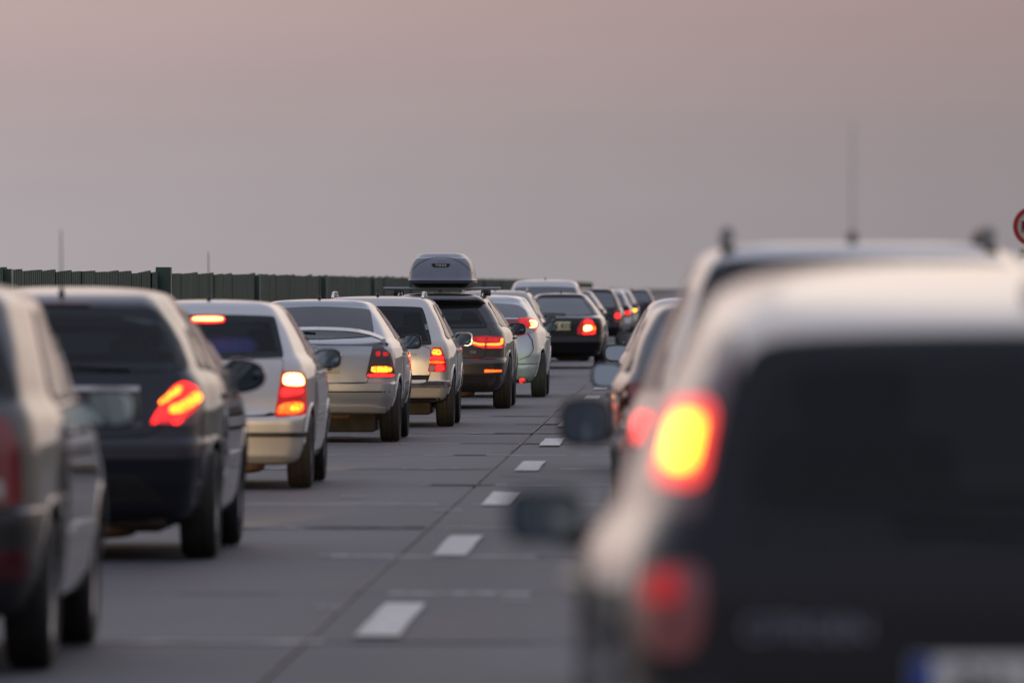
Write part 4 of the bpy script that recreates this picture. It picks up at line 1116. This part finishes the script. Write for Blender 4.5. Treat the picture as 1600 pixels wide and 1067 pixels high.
k.doors(1.1, 2.0, 3.0)
k.mirrors(2.8, 1.03, 1.05, (.12, .08, .085), BLK, .65, tilt=.19, tint=simple('mirror_bright', (.36, .44, .44), .04, 1))
k.antenna(.6, .12)
k.finish(.70, 2.5, .315, .19)
k.headlights(150, cutoff=-1.5)

# ---- right lane
# C, D, E further ahead (mostly hidden): mirrors and corners show past the near cars
far_car('hatchback_car', 'taupe hatchback in the right lane whose square grey mirror shows beside the road', 'car', .33, 55.3, dict(EST, H=1.46, L=4.1, hw=.86, tap=.08), paint('paint_taupe', (.12, .10, .095), .5, .3), GRIGHT, 'hatch', lampm=LENSD, msz=(.105, .075, .085), tilt=.22, mt=simple('mirror_sky', (.30, .36, .42), .04, 1), plate='PB 611')
far_car('estate_car', 'silver estate in the right lane with a round mirror just above the square one', 'car', .24, 74.0, dict(EST, H=1.47), SILV, GRIGHT, 'estate', lampm=LENSD, msz=(.12, .075, .075), tilt=.22, mt=simple('mirror_sky', (.30, .36, .42), .04, 1), plate='LC 285')
far_car('saloon_car', 'dark saloon in the right lane, farthest mirror showing above the others', 'car', .15, 97.0, SAL, GREY, GRIGHT, 'saloon', lampm=E_R, plate='ZV 380')
# B van-like car with roof rails
c = dict(L=4.25, hw=.875, H=1.715, zb=.25, belt=1.08, roofw=.58, edge=.065, cowl=.95, rake=1.1, bow=.08, rcx=.18, rcy=.22, tap=.08,
         rear=[(.25, .2), (.27, .10), (.33, .04), (.5, 0), (.6, .04), (1.08, .08), (1.3, .15), (1.5, .25), (1.58, .30), (1.66, .35)], roofback=.10)
k = Car('minivan', 'blurred pale minivan with roof rails and a tall aerial, just ahead of the nearest car', 'minivan', .60, 31.9, c, SILV3, GRIGHT)
k.rear_window([(0, 1.650), (.50, 1.642), (.545, 1.61), (.60, 1.42), (.71, 1.13), (.68, 1.10), (0, 1.09)], seal=.035)
k.tailgate([(0, 1.075), (.63, 1.08), (.63, .62), (.60, .58), (0, .575)])
for mr in (False, True):
    li = k.patch('tail_light', chaikin([(.70, 1.18), (.80, 1.16), (.84, .85), (.68, .85)], 2, .15), LENS, mirror=mr, off=.012, step=.04)
    k.patch('lamp', chaikin([(.72, 1.10), (.80, 1.09), (.815, .98), (.71, .98)], 1), E_R, parent=li, mirror=mr, off=.017, step=.03)
k.plate(0, .85, 'TO 524')
k.wiper(1.12)
k.seats(2.0, 1.2, 1.45)
k.doors(1.2, 2.1, 3.1, quarter=[(.42, 1.14), (1.06, 1.12), (1.1, 1.52), (.6, 1.54)])
k.mirrors(2.7, 1.03, 1.12, (.105, .08, .095), simple('mirror_brown', (.07, .04, .03), .4), .6)
k.rails(.42, 2.6, BLK, .475, .045, 3, .025)
k.antenna(.75, .44, .1, x=-.02, whip=.0022, base=.02)
k.finish(.72, 2.6, .315, .195)
# A: the nearest car, far out of focus
c = dict(L=4.05, hw=.925, H=1.605, zb=.28, belt=1.05, roofw=.672, edge=.135, cladding=.955, cladmat=NAVY, cowl=.85, rake=.9, roofs=[.40, .80, 1.05, 1.2], bow=.10, rcx=.27, rcy=.34, tap=.10,  # cladding here is the dark body paint, left without the painted sheen
         rear=[(.28, .22), (.3, .12), (.36, .05), (.5, .0), (.68, 0), (.72, .015), (.75, .05), (.95, .08), (1.05, .11), (1.25, .19), (1.40, .28), (1.45, .32), (1.47, .36), (1.53, .5)], roofback=.8)
k = Car('minivan', 'large blurred minivan nearest on the right, roof sheen painted pale, black tail, glowing yellow brake light', 'minivan', .68, 17.3, c, paint('paint_pale_sheen', (.62, .54, .43), .25, .3, .3), GRIGHT)  # pale body colour stands in for sky sheen on dark paint
for mr in (False, True):
    k.patch('dark_tail_panel', chaikin([(.592, 1.46), (.625, 1.455), (.708, 1.37), (.762, 1.13), (.785, 1.0), (.80, .87), (.79, .74), (.592, .735)], 1, .12), NAVY, mirror=mr, off=.009, step=.02)  # added dark panels keep the painted sheen off the tail
k.strip('dark_tail_panel', [(0, 1.055), (.60, 1.088), (.62, 1.02), (.60, .99), (0, .985)], NAVY, off=.005, th=.004)
NAVY.node_tree.nodes['Principled BSDF'].inputs['Coat IOR'].default_value = 1.3
k.rear_window([(0, 1.462), (.50, 1.452), (.575, 1.42), (.625, 1.28), (.63, 1.10), (.60, 1.06), (0, 1.03)], seal=.04, tint=glass('smoky_glass', (.5, .52, .54), ior=1.36))
k.tailgate([(0, 1.015), (.60, 1.045), (.615, 1.0), (.60, .80), (.56, .745), (0, .735)], m=NAVY)
for mr in (False, True):
    li = k.patch('tail_light', chaikin([(.585, 1.43), (.625, 1.42), (.70, 1.36), (.755, 1.12), (.77, 1.10), (.66, 1.10), (.63, 1.25)], 2, .12), LENSD, mirror=mr, off=.012, step=.03)
    k.patch('lamp', chaikin([(.632, 1.318), (.705, 1.318), (.742, 1.162), (.66, 1.158)], 2, .14), E_RA, parent=li, mirror=mr, off=.02, step=.03)
    k.patch('lamp_core', chaikin([(.652, 1.288), (.695, 1.288), (.718, 1.192), (.672, 1.19)], 2, .2), E_A, parent=li, mirror=mr, off=.026, step=.02)
    lo = k.patch('tail_light', chaikin([(.655, 1.01), (.76, 1.01), (.785, .94), (.76, .83), (.68, .83), (.655, .9)], 2, .2), LENS, mirror=mr, off=.012, step=.03)
    k.patch('lamp', chaikin([(.70, 1.0), (.765, .99), (.77, .93), (.70, .93)], 2, .2), E_RDD, parent=lo, mirror=mr, off=.018, step=.03)
lettering('model_badge', 'CITROEN', .058, (-.46, k.surf(-.58, .86).y - .03, .885), simple('badge_silver', (.28, .3, .36), .4, .5), k.root)
k.plate(0, .78, 'BA 517 MI', off=.025)
k.wiper(1.08, -.3, .05)
k.seats(1.95, 1.1, 1.36, hx=.34)
k.doors(1.1, 2.0, 2.95)
k.mirrors(2.7, 1.04, 1.10, (.088, .07, .062), simple('mirror_dark', (.03, .035, .04), .5), .5)
k.antenna(.65, 0)
k.finish(.70, 2.55, .31, .195)
